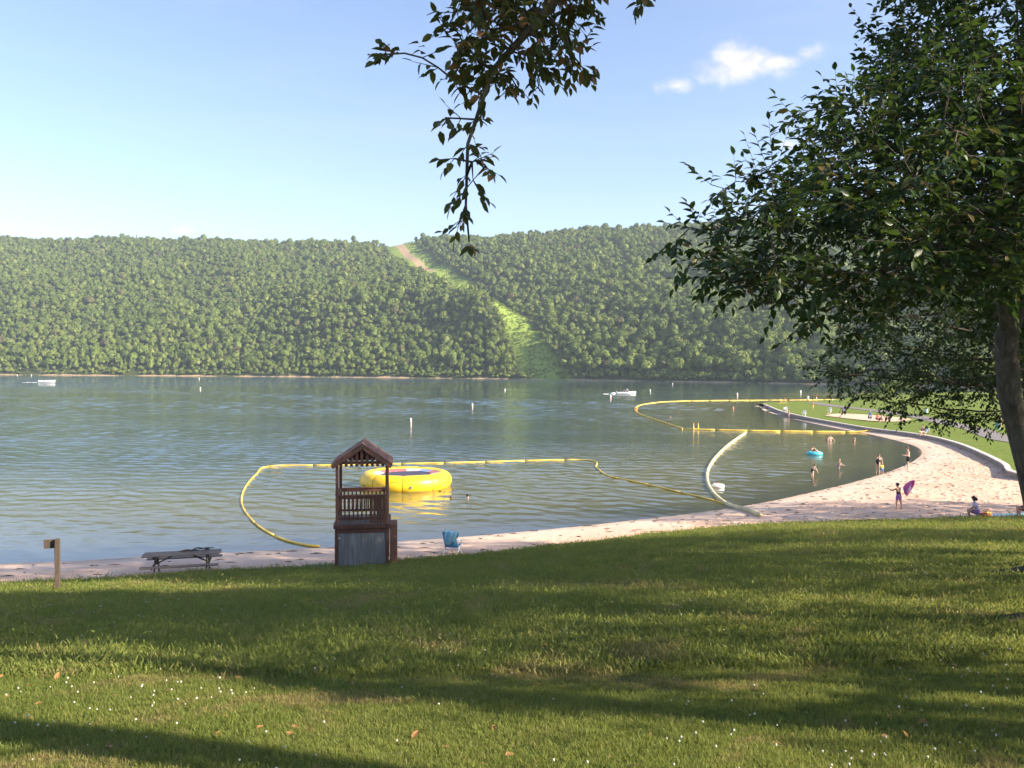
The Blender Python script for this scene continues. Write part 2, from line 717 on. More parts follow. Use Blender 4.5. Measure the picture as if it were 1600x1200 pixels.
def mat_water():
    m, t, b = new_mat('lake_water')
    out = t.nodes['Material Output']
    p = worldpos(t)
    # ripples: three sizes of wind chop, crests roughly across the view
    h1 = noise(t, 1.0, 3, .55, scaled(t, p, (.55, 1.5, 1), (0, 0, .25)), dist=.3)
    h2 = noise(t, 1.0, 4, .6, scaled(t, p, (1.7, 3.8, 1), (0, 0, -.2)), dist=.3)
    h3 = noise(t, 1.0, 2, .5, scaled(t, p, (.12, .3, 1), (0, 0, .1)))
    calm = noise(t, 1.0, 3, .5, scaled(t, p, (.010, .045, 1), (0, 0, .05)))
    amp = mrange(t, calm, .35, .65, .55, 1.15, True)
    dep = NN(t, 'ShaderNodeAttribute')
    dep.attribute_name = 'offshore'
    near = mrange(t, dep.outputs['Fac'], 0, 14, .22, 1.0)
    h = mth(t, 'ADD', mth(t, 'MULTIPLY', h1, 1.0), mth(t, 'MULTIPLY', h2, .42))
    h = mth(t, 'ADD', h, mth(t, 'MULTIPLY', h3, 1.6))
    wind = mrange(t, dep.outputs['Fac'], 150, 420, .8, 4.5, True)
    h = mth(t, 'MULTIPLY', mth(t, 'MULTIPLY', mth(t, 'MULTIPLY', h, amp), near), wind)
    nrm = bump(t, None, h, 1.0, .05)
    fr = NN(t, 'ShaderNodeFresnel')
    fr.inputs['IOR'].default_value = 1.33
    LK(t, nrm, fr.inputs['Normal'])
    gl = NN(t, 'ShaderNodeBsdfGlossy')
    gl.inputs['Roughness'].default_value = .03
    gl.inputs['Color'].default_value = (.97, .98, 1, 1)
    LK(t, nrm, gl.inputs['Normal'])
    # the body of the water: silty green, clear only in the shallows
    df = NN(t, 'ShaderNodeBsdfDiffuse')
    shal = mrange(t, dep.outputs['Fac'], 4, 42, 0, 1, True)
    silt = noise(t, 1.0, 3, .5, scaled(t, p, (.03, .07, 1)))
    body = mixc(t, shal, (.150, .140, .060), (.034, .060, .076))
    body = mixc(t, mrange(t, silt, .4, .65, 0, .35), body, (.05, .075, .045))
    LK(t, body, df.inputs[0])
    tp = NN(t, 'ShaderNodeBsdfTransparent')
    tp.inputs[0].default_value = (.93, .93, .84, 1)
    mu = NN(t, 'ShaderNodeMixShader')
    opac = mth(t, 'SUBTRACT', 1.0, mth(t, 'POWER', 2.718, mth(t, 'MULTIPLY', dep.outputs['Fac'], -.13)))
    LK(t, mth(t, 'ADD', mth(t, 'MULTIPLY', opac, .93), .06), mu.inputs[0])
    LK(t, tp.outputs[0], mu.inputs[1])
    LK(t, df.outputs[0], mu.inputs[2])
    mx = NN(t, 'ShaderNodeMixShader')
    LK(t, fr.outputs[0], mx.inputs[0])
    LK(t, mu.outputs[0], mx.inputs[1])
    LK(t, gl.outputs[0], mx.inputs[2])
    LK(t, mx.outputs[0], out.inputs[0])
    t.nodes.remove(b)
    return m


def mat_hill():
    m, t, b = new_mat('hill_ground')
    p = worldpos(t)
    n = noise(t, .06, 5, .6, p)
    n2 = noise(t, .35, 4, .6, p)
    at_c = NN(t, 'ShaderNodeAttribute')
    at_c.attribute_name = 'cleared'
    at_d = NN(t, 'ShaderNodeAttribute')
    at_d.attribute_name = 'dirt'
    c = ramp(t, n, [(.3, (.040, .052, .020)), (.7, (.075, .085, .032))])
    g = ramp(t, n2, [(.3, (.15, .21, .04)), (.55, (.21, .28, .055)), (.75, (.26, .31, .08))])
    c = mixc(t, at_c.outputs['Fac'], c, g)
    e = ramp(t, n2, [(.3, (.34, .23, .13)), (.7, (.45, .33, .21))])
    c = mixc(t, mrange(t, mth(t, 'ADD', at_d.outputs['Fac'], mth(t, 'MULTIPLY', mth(t, 'SUBTRACT', n2, .5), .7)), .4, .6), c, e)
    LK(t, c, b.inputs['Base Color'])
    b.inputs['Roughness'].default_value = .95
    b.inputs['Specular IOR Level'].default_value = .05
    bump(t, b, n2, .7, .8)
    return m


def mat_leaf(name, dark, mid, light, tint, rough=.5, transl=.35, per_inst=True, spot=None):
    """dark / mid / light leaf colours; tint: translucent colour"""
    m, t, b = new_mat(name)
    p = worldpos(t)
    if per_inst:
        oi = NN(t, 'ShaderNodeObjectInfo')
        r = oi.outputs['Random']
    else:
        at_ = NN(t, 'ShaderNodeAttribute')
        at_.attribute_name = 'shade'
        r = at_.outputs['Fac']
    c = ramp(t, r, [(0, dark), (.5, mid), (1, light)])
    if spot:
        c = mixc(t, mrange(t, r, .94, .98), c, spot)
    if per_inst:
        big = noise(t, .009, 5, .65, p)
        c = mixc(t, mrange(t, big, .38, .62, .38, 0), c, tuple(x * .75 for x in dark))
        mid_ = noise(t, .03, 3, .6, p)
        c = mixc(t, mrange(t, mid_, .55, .75, 0, .45), c, (light[0] * 1.05, light[1] * .92, light[2] * 1.1))
    n = noise(t, .9 if per_inst else 3, 4, .6, p)
    c = mixc(t, mrange(t, n, .35, .7, .0, .45), c, tuple(x * .55 for x in dark))
    LK(t, c, b.inputs['Base Color'])
    b.inputs['Roughness'].default_value = rough
    b.inputs['Specular IOR Level'].default_value = .3
    tr = NN(t, 'ShaderNodeBsdfTranslucent')
    LK(t, mixc(t, .5, c, tint), tr.inputs[0])
    mx = NN(t, 'ShaderNodeMixShader')
    mx.inputs[0].default_value = transl
    LK(t, b.outputs[0], mx.inputs[1])
    LK(t, tr.outputs[0], mx.inputs[2])
    LK(t, mx.outputs[0], t.nodes['Material Output'].inputs[0])
    return m


def mat_bark():
    m, t, b = new_mat('bark')
    tc = NN(t, 'ShaderNodeTexCoord')
    n = noise(t, 14, 6, .65, scaled(t, tc.outputs['Object'], (1, 1, .35)), dist=.5)
    n2 = noise(t, 2.2, 3, .5, tc.outputs['Object'])
    c = ramp(t, n, [(.3, (.035, .028, .022)), (.55, (.085, .070, .056)), (.8, (.16, .14, .115))])
    c = mixc(t, mrange(t, n2, .5, .7, 0, .4), c, (.11, .115, .095))
    LK(t, c, b.inputs['Base Color'])
    b.inputs['Roughness'].default_value = .9
    b.inputs['Specular IOR Level'].default_value = .2
    bump(t, b, n, .9, .02)
    return m


M['sand'] = mat_sand()
M['lawn'] = mat_lawn('lawn')
M['far_lawn'] = mat_lawn('far_lawn', True)
M['grass'] = mat_grass()
M['water'] = mat_water()
M['hill'] = mat_hill()
M['bark'] = mat_bark()
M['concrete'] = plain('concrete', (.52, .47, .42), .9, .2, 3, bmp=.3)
M['asphalt'] = plain('asphalt', (.165, .145, .14), .95, .15, 2, bmp=.3)

# ================================================================== GROUND, BEACH, WATER
xs = axis([(-420, -80, 20), (-80, -34, 2), (-34, 48, .5), (48, 130, 3), (130, 430, 20)])
ys = axis([(-40, 16, 8), (16, 58, .5), (58, 110, 1), (110, 240, 2.5), (240, 380, 20)])
_park = WALL + [(330, 40), (330, 200), (300, 322), (210, 318)] + FARSIDE[::-1][2:]


def beach_z(x, y):
    z = sand_z(x, y)
    return np.where(inside(x, y, _park), np.minimum(z, z - np.clip(poly_dist(x, y, WALL) * .8 - .1, 0, 2.5)), z)


me, X, Y = grid_mesh('beach', xs, ys, beach_z)
tag(link_mesh('beach', me, M['sand'], smooth=True), 'pinkish sand beach curving round the bay and under the shallow water', kind='structure')

# sand under the lawns is covered by them; the lawn is a sheet with a turned-down rim
cols = axis([(-400, -80, 20), (-80, -34, 3), (-34, 46, .5), (46, 120, 4), (120, 300, 20)])
ts = np.concatenate([np.linspace(-1.6, 0, 14)[:-1], np.linspace(0, 1, 90)])
V = []
for tt in ts:
    ey = np.interp(cols, EDGE_X, EDGE_Y)
    wob = .12 * np.sin(cols * 2.3) + .08 * np.sin(cols * 5.1 + 1) + .05 * np.sin(cols * 11)
    yy = ey * tt + (wob if tt > .95 else 0)
    V.append(np.stack([cols, yy, lawn_z(cols, np.minimum(yy, ey))], 1))
last = V[-1].copy()
last[:, 1] += .05
last[:, 2] -= .16
V.append(last)
V = np.array(V)
nr, nc = V.shape[:2]
i, j = np.meshgrid(np.arange(nc - 1), np.arange(nr - 1))
a = (j * nc + i).ravel()
me = fast_mesh('lawn', V.reshape(-1, 3), np.stack([a, a + 1, a + nc + 1, a + nc], 1))
tag(link_mesh('lawn', me, M['lawn'], smooth=True), 'mown grassy bank sloping down to the beach', kind='structure')

# lawn of the point and the right-hand park: loft between wall and far shore
NW = 90


def resample(P, n, power=1.0):
    P = np.array([(p[0], p[1]) for p in P], float)
    d = np.r_[0, np.cumsum(np.hypot(*np.diff(P, axis=0).T))]
    u = np.linspace(0, 1, n) ** power * d[-1]
    return np.stack([np.interp(u, d, P[:, 0]), np.interp(u, d, P[:, 1])], 1)


wl = [p for p in WALL if p[0] < 131]
A = resample(wl, NW)
B = resample([A[0] + np.array([-.3, 2.5])] + FARSIDE[1:5] + [(210, 318), (300, 322), (330, 200), (330, 40)], NW, 1.15)
tt = np.linspace(0, 1, 46)[:, None, None] ** 1.6
G = A[None] * (1 - tt) + B[None] * tt
Z = far_z(G[..., 0], G[..., 1])
V = np.dstack([G, Z])
rim = V[0].copy()
rim[:, 2] -= .5
rim2 = V[-1].copy()
rim2[:, 2] -= 1.6
V = np.concatenate([rim[None], V, rim2[None]], 0)
nr, nc = V.shape[:2]
i, j = np.meshgrid(np.arange(nc - 1), np.arange(nr - 1))
a = (j * nc + i).ravel()
me = fast_mesh('park_lawn', V.reshape(-1, 3), np.stack([a, a + 1, a + nc + 1, a + nc], 1))
tag(link_mesh('park_lawn', me, M['far_lawn'], smooth=True), 'bright mown lawn of the point behind the low beach wall', kind='structure')


def strip(name, centre, half, lift, mat, zf, label):
    c = smooth_line(centre, 8)
    v, f = [], []
    for k, p in enumerate(c):
        t_ = (c[min(k + 1, len(c) - 1)] - c[max(k - 1, 0)]).normalized()
        nrm = Vector((-t_.y, t_.x, 0))
        for s in (-1, -.33, .33, 1):
            q = p + nrm * half * s
            v.append((q.x, q.y, float(zf(q.x, q.y)) + lift))
    for k in range(len(c) - 1):
        for s in range(3):
            f.append((k * 4 + s, k * 4 + s + 1, k * 4 + 5 + s, k * 4 + 4 + s))
    return tag(pydata(name, v, f, mat, smooth=True), label, kind='structure')


_p = [ground_at(px, py, far_z) for px, py in [(1268, 629), (1290, 632.5), (1330, 637.5), (1380, 643), (1425, 650), (1465, 658), (1520, 670), (1600, 692)]]
strip('path', [(p.x, p.y) for p in _p] + [(58, 60), (75, 52), (110, 47)], 1.5, .05, M['asphalt'], far_z, 'grey asphalt footpath winding through the park lawn')

# sand court on the park lawn
_c = [ground_at(px, py, far_z) for px, py in [(1288, 650), (1310, 647), (1350, 648.5), (1390, 651.5), (1424, 656), (1400, 659.5), (1360, 658), (1320, 654)]]
cx = sum(p.x for p in _c) / 8
cy_ = sum(p.y for p in _c) / 8
ring = smooth_line([(p.x, p.y) for p in _c] + [(_c[0].x, _c[0].y)], 6)[:-1]
v = [(cx, cy_, float(far_z(cx, cy_)) + .09)]
f = []
for fr in (.35, .7, 1.0):
    for p in ring:
        x, y = cx + (p.x - cx) * fr, cy_ + (p.y - cy_) * fr
        v.append((x, y, float(far_z(x, y)) + .09))
n = len(ring)
for k in range(n):
    f.append((0, 1 + k, 1 + (k + 1) % n))
    for r_ in range(2):
        f.append((1 + r_ * n + k, 1 + (r_ + 1) * n + k, 1 + (r_ + 1) * n + (k + 1) % n, 1 + r_ * n + (k + 1) % n))
tag(pydata('sand_court', v, f, M['sand'], smooth=True), 'pale sand court set in the park lawn', kind='structure')

# beach wall
mb = MB()
rings = []
ww = [p for p in WALL if p[0] < 131]
ww = [tuple(q) for q in resample(ww, 130)]
for k, p in enumerate(ww):
    a_, b_ = Vector((*ww[max(k - 1, 0)], 0)), Vector((*ww[min(k + 1, len(ww) - 1)], 0))
    t_ = (b_ - a_).normalized()
    nrm = Vector((t_.y, -t_.x, 0))          # towards the beach
    if nrm.dot(Vector((20, 80, 0)) - Vector((*p, 0))) < 0:
        nrm = -nrm
    zt = float(far_z(*p)) + .06
    q = Vector((*p, 0))
    jig = .012 * math.sin(k * 2.1)
    rings.append([(*(q + nrm * .16).xy, -.3), (*(q + nrm * (.14 + jig)).xy, zt), (*(q - nrm * .16).xy, zt + .01), (*(q - nrm * .17).xy, zt - .6)])
mb.loft(rings, closed=False)
M['shaded_wall_face'] = plain('shaded_wall_face', (.26, .21, .18), .95, .25, 1.5, bmp=.4)  # beach side coloured darker than the coping to imitate its shade
root = empty('beach_wall', (ww[0][0], ww[0][1], 0))
tag(root, 'low concrete wall, its face coloured dark as in shade, with pale coping between the far beach and the park lawn', 'wall')
mb.build('shaded_wall_face', M['shaded_wall_face'], root, loc=(-ww[0][0], -ww[0][1], 0))
mb = MB()
cap = []
for rr in rings:
    a_, b_ = Vector(rr[1]), Vector(rr[2])
    u_ = (a_ - b_).normalized()
    a_, b_ = a_ + u_ * .04, b_ - u_ * .04
    cap.append([tuple(a_ - Vector((0, 0, .015))), tuple(a_ + Vector((0, 0, .06))), tuple(b_ + Vector((0, 0, .06))), tuple(b_ - Vector((0, 0, .015)))])
mb.loft(cap, closed=True, cap=True)
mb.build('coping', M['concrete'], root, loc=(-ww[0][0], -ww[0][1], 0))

# lake: one sheet with real wind waves where they are large enough to see
def lake_mesh():
    rows = [22.0]
    while rows[-1] < 2600:
        y = rows[-1]
        rows.append(y + (.21 if y < 100 else .21 * (y / 100) ** 1.35 if y < 640 else .12 * (y / 100) ** 2.4))
    rows = np.array(rows)
    fr = np.r_[-40, -12, -4, -2, -1.3, -1, -.85, np.linspace(-.74, .74, 330), .85, 1, 1.3, 2, 4, 12, 40]
    Y = np.repeat(rows[:, None], len(fr), 1)
    X = rows[:, None] * fr[None]
    off = poly_dist(X, Y, SHORE) * np.where(inside(X, Y, LAKE), 1, -1)
    dy = np.gradient(rows)[:, None]
    rgw = np.random.default_rng(12)
    Z = np.zeros_like(X)
    far = np.clip((Y - 105) / 110, 0, 1)
    for k in range(64):
        big = k >= 42
        lam = (.50 * (2.6 / .50) ** rgw.random()) if not big else (1.8 * (6 / 1.8) ** rgw.random())
        th = rgw.normal() * (.6 if not big else .4) + .25
        kx, ky = math.sin(th) * 2 * math.pi / lam, math.cos(th) * 2 * math.pi / lam
        slope = (.033 if lam < 1.2 else .014) if not big else (.002 + .030 * far)
        w = np.clip((lam / np.maximum(dy, Y * .0022) - 2.5) / 2.0, 0, 1)
        Z += w * slope * lam / (2 * math.pi) * np.sin(kx * X + ky * Y + rgw.uniform(0, 6.28))
    gust = .75 + .30 * np.sin(X * .021 + 1) * np.sin(Y * .043 + X * .012) + .22 * np.sin(X * .055 + Y * .09 + 2)
    Z *= np.clip(gust, .3, 1.3) * np.clip(off / 9, .12, 1) * np.clip((.74 - np.abs(fr)[None]) / .06, 0, 1)
    nc = len(fr)
    i, j = np.meshgrid(np.arange(nc - 1), np.arange(len(rows) - 1))
    a = (j * nc + i).ravel()
    me = fast_mesh('lake', np.stack([X.ravel(), Y.ravel(), Z.ravel()], 1), np.stack([a, a + 1, a + nc + 1, a + nc], 1))
    set_attr(me, 'offshore', np.clip(off.ravel(), 0, 400))
    print('LAKE', len(a))
    return me


tag(link_mesh('lake', lake_mesh(), M['water'], smooth=True), 'rippled green-grey lake with blue sky reflections', kind='structure')

# ================================================================== FAR HILLSIDE
def horizon_py(px):
    return 579 + (px - 800) * math.tan(R(.25))


_sh = [(-600, 582), (0, 586), (400, 588.5), (800, 592.5), (1050, 596.5), (1250, 600), (1600, 606), (2300, 611)]
_rd = [(-600, 372), (0, 366), (150, 369), (300, 370), (450, 372), (600, 375), (640, 369), (800, 362), (930, 353), (1030, 347), (1200, 338), (1600, 328), (2300, 330)]
PXS = np.arange(-600, 2301, 6.0)
SHY = np.interp(PXS, [p[0] for p in _sh], [at(*p).y for p in _sh])
RUN = np.interp(PXS, [-600, 0, 800, 1250, 2300], [650, 620, 560, 520, 500])
RDZ = np.array([at_y(px, py, yy).z for px, py, yy in zip(PXS, np.interp(PXS, [p[0] for p in _rd], [p[1] for p in _rd]), SHY + RUN)]) - 13
TAN = np.array([at_y(px, 579, 1.0).x for px in PXS])
CUT0 = np.array([TAN[np.argmin(abs(PXS - 850))], np.interp(850, PXS, SHY)])
CUT0 = np.array([CUT0[0] * CUT0[1], CUT0[1]])
_y1 = np.interp(618, PXS, SHY + RUN) + 30
CUT1 = np.array([np.interp(618, PXS, TAN) * _y1, _y1])


def hill(px, v):
    """ground point of the hillside: photograph column px, v metres inland"""
    px, v = np.asarray(px, float), np.asarray(v, float)
    sy = np.interp(px, PXS, SHY)
    run = np.interp(px, PXS, RUN)
    rz = np.interp(px, PXS, RDZ)
    y = sy + v
    x = np.interp(px, PXS, TAN) * y
    t = v / run
    z = rz * np.where(t < 1, np.clip(t, -1, 1) ** 1.0 * np.where(t > 0, 1, 1) * (1.12 - .12 * t), 1 - (np.maximum(t, 1) - 1) * .4)
    z = z + 24 * np.exp(-((px - 560) / 150) ** 2) * np.exp(-((v - 180) / 85) ** 2)
    z = z + 26 * np.exp(-((px - 752) / 48) ** 2) * np.exp(-((v - 130) / 48) ** 2)
    amp = np.clip(v / 80, 0, 1) * np.clip((1.1 - t) * 4, .2, 1)
    z = z + amp * (5 * np.sin(x * .013 + 1) * np.sin(v * .017 + .6) + 3.5 * np.sin(x * .031 + v * .021) + 2 * np.sin(x * .06 - v * .045))
    z = np.where(v < 0, v * .08, z + .5)
    return x, y, z


def bulge(u):
    u = np.clip(u, 0, 1)
    return 40 * np.sin(u * math.pi) * (1 - u) ** 1.3


def half_width(u):
    return 14.5 + 9 * np.clip(u, 0, 1)


def cut_dist(x, y):
    d = CUT1 - CUT0
    L = np.hypot(*d)
    u = ((x - CUT0[0]) * d[0] + (y - CUT0[1]) * d[1]) / L
    s = ((x - CUT0[0]) * d[1] - (y - CUT0[1]) * d[0]) / L      # positive on the right
    return s - bulge(u / L), u / L


vs = np.r_[-12, -4, 0, 3, np.arange(8, 760, 8.0), 800, 900, 1100]
PX, VV = np.meshgrid(PXS, vs)
hx, hy, hz = hill(PX, VV)
cs, cu = cut_dist(hx, hy)
V = np.stack([hx.ravel(), hy.ravel(), hz.ravel()], 1)
nc = len(PXS)
i, j = np.meshgrid(np.arange(nc - 1), np.arange(len(vs) - 1))
a = (j * nc + i).ravel()
me = fast_mesh('hillside', V, np.stack([a, a + 1, a + nc + 1, a + nc], 1))
HALF = half_width(cu)
set_attr(me, 'cleared', np.clip((HALF + 3 - np.abs(cs)) / 6, 0, 1).ravel())
dirt = np.clip(1 - np.abs(cs + HALF * .12) / (HALF * .42), 0, 1) * 1.3 * np.clip((cu - .60) * 12, 0, 1)
bank = np.clip(1 - VV / 7, 0, 1) * .62 * (.5 + .5 * np.sin(PX * .023) * np.sin(PX * .061 + 2)) * np.where(PX < 640, 1, .55) + np.clip(1 - VV / 3.0, 0, 1) * .35
set_attr(me, 'dirt', np.maximum(dirt, bank).ravel())
tag(link_mesh('hillside', me, M['hill'], smooth=True), 'long wooded ridge across the lake with a cleared strip running up it', kind='structure')


# ------------------------------------------------------------------ instanced stuff (grass, clover, far wood)
def instances(name, P, ROT, SCL, IDX, sources, label, mat=None):
    coll = bpy.data.collections.new(name + '_kinds')
    for s in sources:
        for c in list(s.users_collection):
            c.objects.unlink(s)
        coll.objects.link(s)
    me = bpy.data.meshes.new(name)
    n = len(P)
    me.vertices.add(n)
    me.vertices.foreach_set('co', np.asarray(P, np.float32).ravel())
    for nm, arr in (('rot', ROT), ('scl', SCL)):
        at_ = me.attributes.new(nm, 'FLOAT_VECTOR', 'POINT')
        at_.data.foreach_set('vector', np.asarray(arr, np.float32).ravel())
    at_ = me.attributes.new('idx', 'INT', 'POINT')
    at_.data.foreach_set('value', np.asarray(IDX, np.int32))
    o = bpy.data.objects.new(name, me)
    COL.objects.link(o)
    g = bpy.data.node_groups.new(name + '_scatter', 'GeometryNodeTree')
    g.interface.new_socket('Geometry', in_out='INPUT', socket_type='NodeSocketGeometry')
    g.interface.new_socket('Geometry', in_out='OUTPUT', socket_type='NodeSocketGeometry')
    gi, go = g.nodes.new('NodeGroupInput'), g.nodes.new('NodeGroupOutput')
    ci = g.nodes.new('GeometryNodeCollectionInfo')
    ci.inputs['Collection'].default_value = coll
    ci.inputs['Separate Children'].default_value = True
    ci.inputs['Reset Children'].default_value = True
    iop = g.nodes.new('GeometryNodeInstanceOnPoints')
    iop.inputs['Pick Instance'].default_value = True

    def attr(nm, ty):
        q = g.nodes.new('GeometryNodeInputNamedAttribute')
        q.data_type = ty
        q.inputs['Name'].default_value = nm
        return q.outputs['Attribute']
    e2r = g.nodes.new('FunctionNodeEulerToRotation')
    g.links.new(attr('rot', 'FLOAT_VECTOR'), e2r.inputs[0])
    g.links.new(gi.outputs[0], iop.inputs['Points'])
    g.links.new(ci.outputs[0], iop.inputs['Instance'])
    g.links.new(attr('idx', 'INT'), iop.inputs['Instance Index'])
    g.links.new(e2r.outputs[0], iop.inputs['Rotation'])
    g.links.new(attr('scl', 'FLOAT_VECTOR'), iop.inputs['Scale'])
    g.links.new(iop.outputs[0], go.inputs[0])
    md = o.modifiers.new('scatter', 'NODES')
    md.node_group = g
    tag(o, label, kind='stuff')
    return o


def ico(sub):
    bm = bmesh.new()
    bmesh.ops.create_icosphere(bm, subdivisions=sub, radius=1)
    v = np.array([q.co[:] for q in bm.verts])
    f = np.array([[q.index for q in ff.verts] for ff in bm.faces])
    bm.free()
    return v, f


ICO1, ICO2 = ico(1), ico(2)


def leafy_crown(seed, h, w, nclump, nleaf, lsize, conic=False):
    """crown of many small leaf-clump faces spread over overlapping lobes; base of the trunk at z = 0"""
    rg = np.random.default_rng(seed)
    lob = []
    for k in range(nclump):
        if conic:
            t = rg.uniform(.18, 1) ** .8
            rr = w * .5 * (1 - t) * rg.uniform(.4, 1)
            an = rg.uniform(0, 6.28)
            lob.append((rr * math.cos(an), rr * math.sin(an), h * t * .97, w * .20 * (1.15 - t), ))
        else:
            th, u = rg.uniform(0, 6.28), rg.uniform(-.55, 1)
            s = math.sqrt(max(0, 1 - u * u)) * rg.uniform(.55, 1)
            lob.append((w * .36 * s * math.cos(th), w * .36 * s * math.sin(th), h * (.62 + .26 * u), w * rg.uniform(.13, .22)))
    V, F = [], []
    per = max(3, nleaf // nclump)
    for lx, ly, lz, lr in lob:
        d = rg.normal(size=(per, 3))
        d /= np.linalg.norm(d, axis=1)[:, None]
        d[:, 2] = np.where(d[:, 2] < -.3, -d[:, 2], d[:, 2])
        c = np.array((lx, ly, lz)) + d * lr * rg.uniform(.75, 1.1, (per, 1))
        nrm = d + rg.normal(size=(per, 3)) * .45
        nrm /= np.linalg.norm(nrm, axis=1)[:, None]
        t1 = np.cross(nrm, rg.normal(size=(per, 3)))
        t1 /= np.linalg.norm(t1, axis=1)[:, None]
        t2 = np.cross(nrm, t1)
        s = lsize * rg.uniform(.6, 1.3, (per, 1))
        q = np.stack([c - t1 * s, c - t2 * s * .7, c + t1 * s, c + t2 * s * .7], 1)
        o = sum(len(x) for x in V)
        V.append(q.reshape(-1, 3))
        F.append(np.arange(per * 4).reshape(-1, 4) + o)
    return np.concatenate(V), np.concatenate(F)


M['wood_a'] = mat_leaf('far_oak_leaf', (.092, .138, .026), (.155, .208, .042), (.24, .285, .072), (.10, .16, .03), .7, .25, spot=(.13, .105, .06))
M['wood_b'] = mat_leaf('shore_leaf', (.115, .165, .030), (.175, .235, .045), (.26, .31, .080), (.14, .22, .04), .7, .25)
M['stem'] = plain('far_trunk', (.17, .145, .12), .9, .3, 1)


def far_tree_kind(seed, h, w, conic=False, mat='wood_a', n=760):
    v, f = leafy_crown(seed, h, w, 26 if not conic else 30, n, (.060 * w) if not conic else .08 * w, conic)
    # a few lobes of solid foliage inside so that the crown is not see-through
    rg = np.random.default_rng(seed + 99)
    vv, ff = [v], [np.c_[f]]
    o = len(v)
    me_v, me_f = [v], []
    faces = [tuple(q) for q in f]
    for k in range(9):
        if conic:
            t = .2 + .75 * k / 9
            c = np.array((0, 0, h * t))
            r = np.array((w * .34 * (1.05 - t), w * .34 * (1.05 - t), h * .10))
        else:
            an, u = rg.uniform(0, 6.28), rg.uniform(-.3, .9)
            s = math.sqrt(max(0, 1 - u * u)) * .8
            c = np.array((w * .26 * s * math.cos(an), w * .26 * s * math.sin(an), h * (.6 + .22 * u)))
            r = np.array((w * .22, w * .22, h * .15)) * rg.uniform(.8, 1.2)
        q = ICO2[0] * r * (1 + .22 * np.sin(ICO2[0] @ rg.normal(size=3) * 5 + rg.uniform(0, 6))[:, None]) + c
        me_v.append(q)
        faces += [tuple(x + o) for x in ICO2[1]]
        o += len(q)
    tm = MB().tube([(0, 0, -1.5), (0, 0, h * .3), (.2, .1, h * .6)], [w * .035, w * .028, w * .018], 5)
    me_v.append(np.array([p[:] if not isinstance(p, tuple) else p for p in tm.v]))
    nl = len(faces)
    faces += [tuple(i + o for i in q) for q in tm.f]
    me = bpy.data.meshes.new('far_tree')
    me.from_pydata([tuple(p) for p in np.concatenate(me_v)], [], [tuple(int(i) for i in q) for q in faces])
    me.materials.append(M[mat])
    me.materials.append(M['stem'])
    mi = np.zeros(len(faces), np.int32)
    mi[nl:] = 1
    me.polygons.foreach_set('material_index', mi)
    me.update()
    o = bpy.data.objects.new('far_tree', me)
    COL.objects.link(o)
    return o


kinds = [far_tree_kind(s, h, w) for s, h, w in ((1, 14, 10.5), (2, 15, 9.5), (3, 13, 11), (4, 16, 10), (5, 12, 9))]
kinds += [far_tree_kind(s, h, w, mat='wood_b') for s, h, w in ((6, 14, 10), (7, 12, 9), (8, 10, 8))]
kinds += [far_tree_kind(9, 17, 8, True, 'wood_a', 500)]
# trees on a jittered grid over the slope
px_, v_ = [], []
rg = np.random.default_rng(21)
sp = 5.7
for v0 in np.arange(3, 735, sp):
    ymid = np.interp(800, PXS, SHY) + v0
    step = sp / ymid * FPX
    k = np.arange(-420, 2150, step)
    px_.append(k + rg.uniform(-.48, .48, len(k)) * step)
    v_.append(v0 + rg.uniform(-.48, .48, len(k)) * sp)
px_, v_ = np.concatenate(px_), np.concatenate(v_)
v_ = np.maximum(v_, 2.0)
tx, ty, tz = hill(px_, v_)
s_, u_ = cut_dist(tx, ty)
far_right = px_ > 1460
keep = (np.abs(s_ + 1.5 * np.sin(u_ * 30)) > half_width(u_)) | (u_ < -.05)
keep &= ~((v_ < 8) & (rg.random(len(v_)) < .45))
keep &= ~((u_ > .985) & (np.abs(s_) < 34))
tx, ty, tz, v_, px_ = tx[keep], ty[keep], tz[keep], v_[keep], px_[keep]
n = len(tx)
patch = np.sin(tx * .017 + 2) * np.sin(v_ * .02) + .7 * np.sin(tx * .05 + v_ * .03)
shore_band = np.exp(-(v_ / 60.0)) * .9 + .14 + .12 * patch
ib = rg.random(n) < shore_band
idx = np.where(ib, rg.integers(5, 8, n), rg.integers(0, 5, n))
idx = np.where(rg.random(n) < .035, 8, idx)
scl = (rg.uniform(.46, .86, n) + .35 * (rg.random(n) < .07)) * np.where(v_ < 14, .72, 1)
_s, _u = cut_dist(tx, ty)
scl = np.where((np.abs(_s) < half_width(_u) + 9) & (_u > 0), scl * .78, scl)
S3 = np.stack([scl * rg.uniform(.9, 1.15, n), scl * rg.uniform(.9, 1.15, n), scl * rg.uniform(.85, 1.2, n)], 1)
R3 = np.stack([rg.uniform(-.06, .06, n), rg.uniform(-.06, .06, n), rg.uniform(0, 6.28, n)], 1)
instances('far_woods', np.stack([tx, ty, tz - .6], 1), R3, S3, idx, kinds, 'dense green woodland covering the ridge across the lake')
# shrubs along the far bank
sk = [far_tree_kind(30 + k, 4.5, 5.5, mat='wood_b', n=200) for k in range(2)]
npx = rg.uniform(-400, 1700, 900)
nv = rg.uniform(.5, 9, 900)
keep = rg.random(900) < np.where(npx < 640, .55, .95)
npx, nv = npx[keep], nv[keep]
x, y, z = hill(npx, nv)
s_, u_ = cut_dist(x, y)
ok = np.abs(s_) > 8
x, y, z = x[ok], y[ok], z[ok]
n = len(x)
sc = rg.uniform(.5, 1.1, n)
instances('far_bank_shrubs', np.stack([x, y, z - .4], 1), np.stack([0 * x, 0 * x, rg.uniform(0, 6.28, n)], 1), np.stack([sc, sc, sc], 1), rg.integers(0, 2, n), sk,
          'low shrubs along the far lake bank')

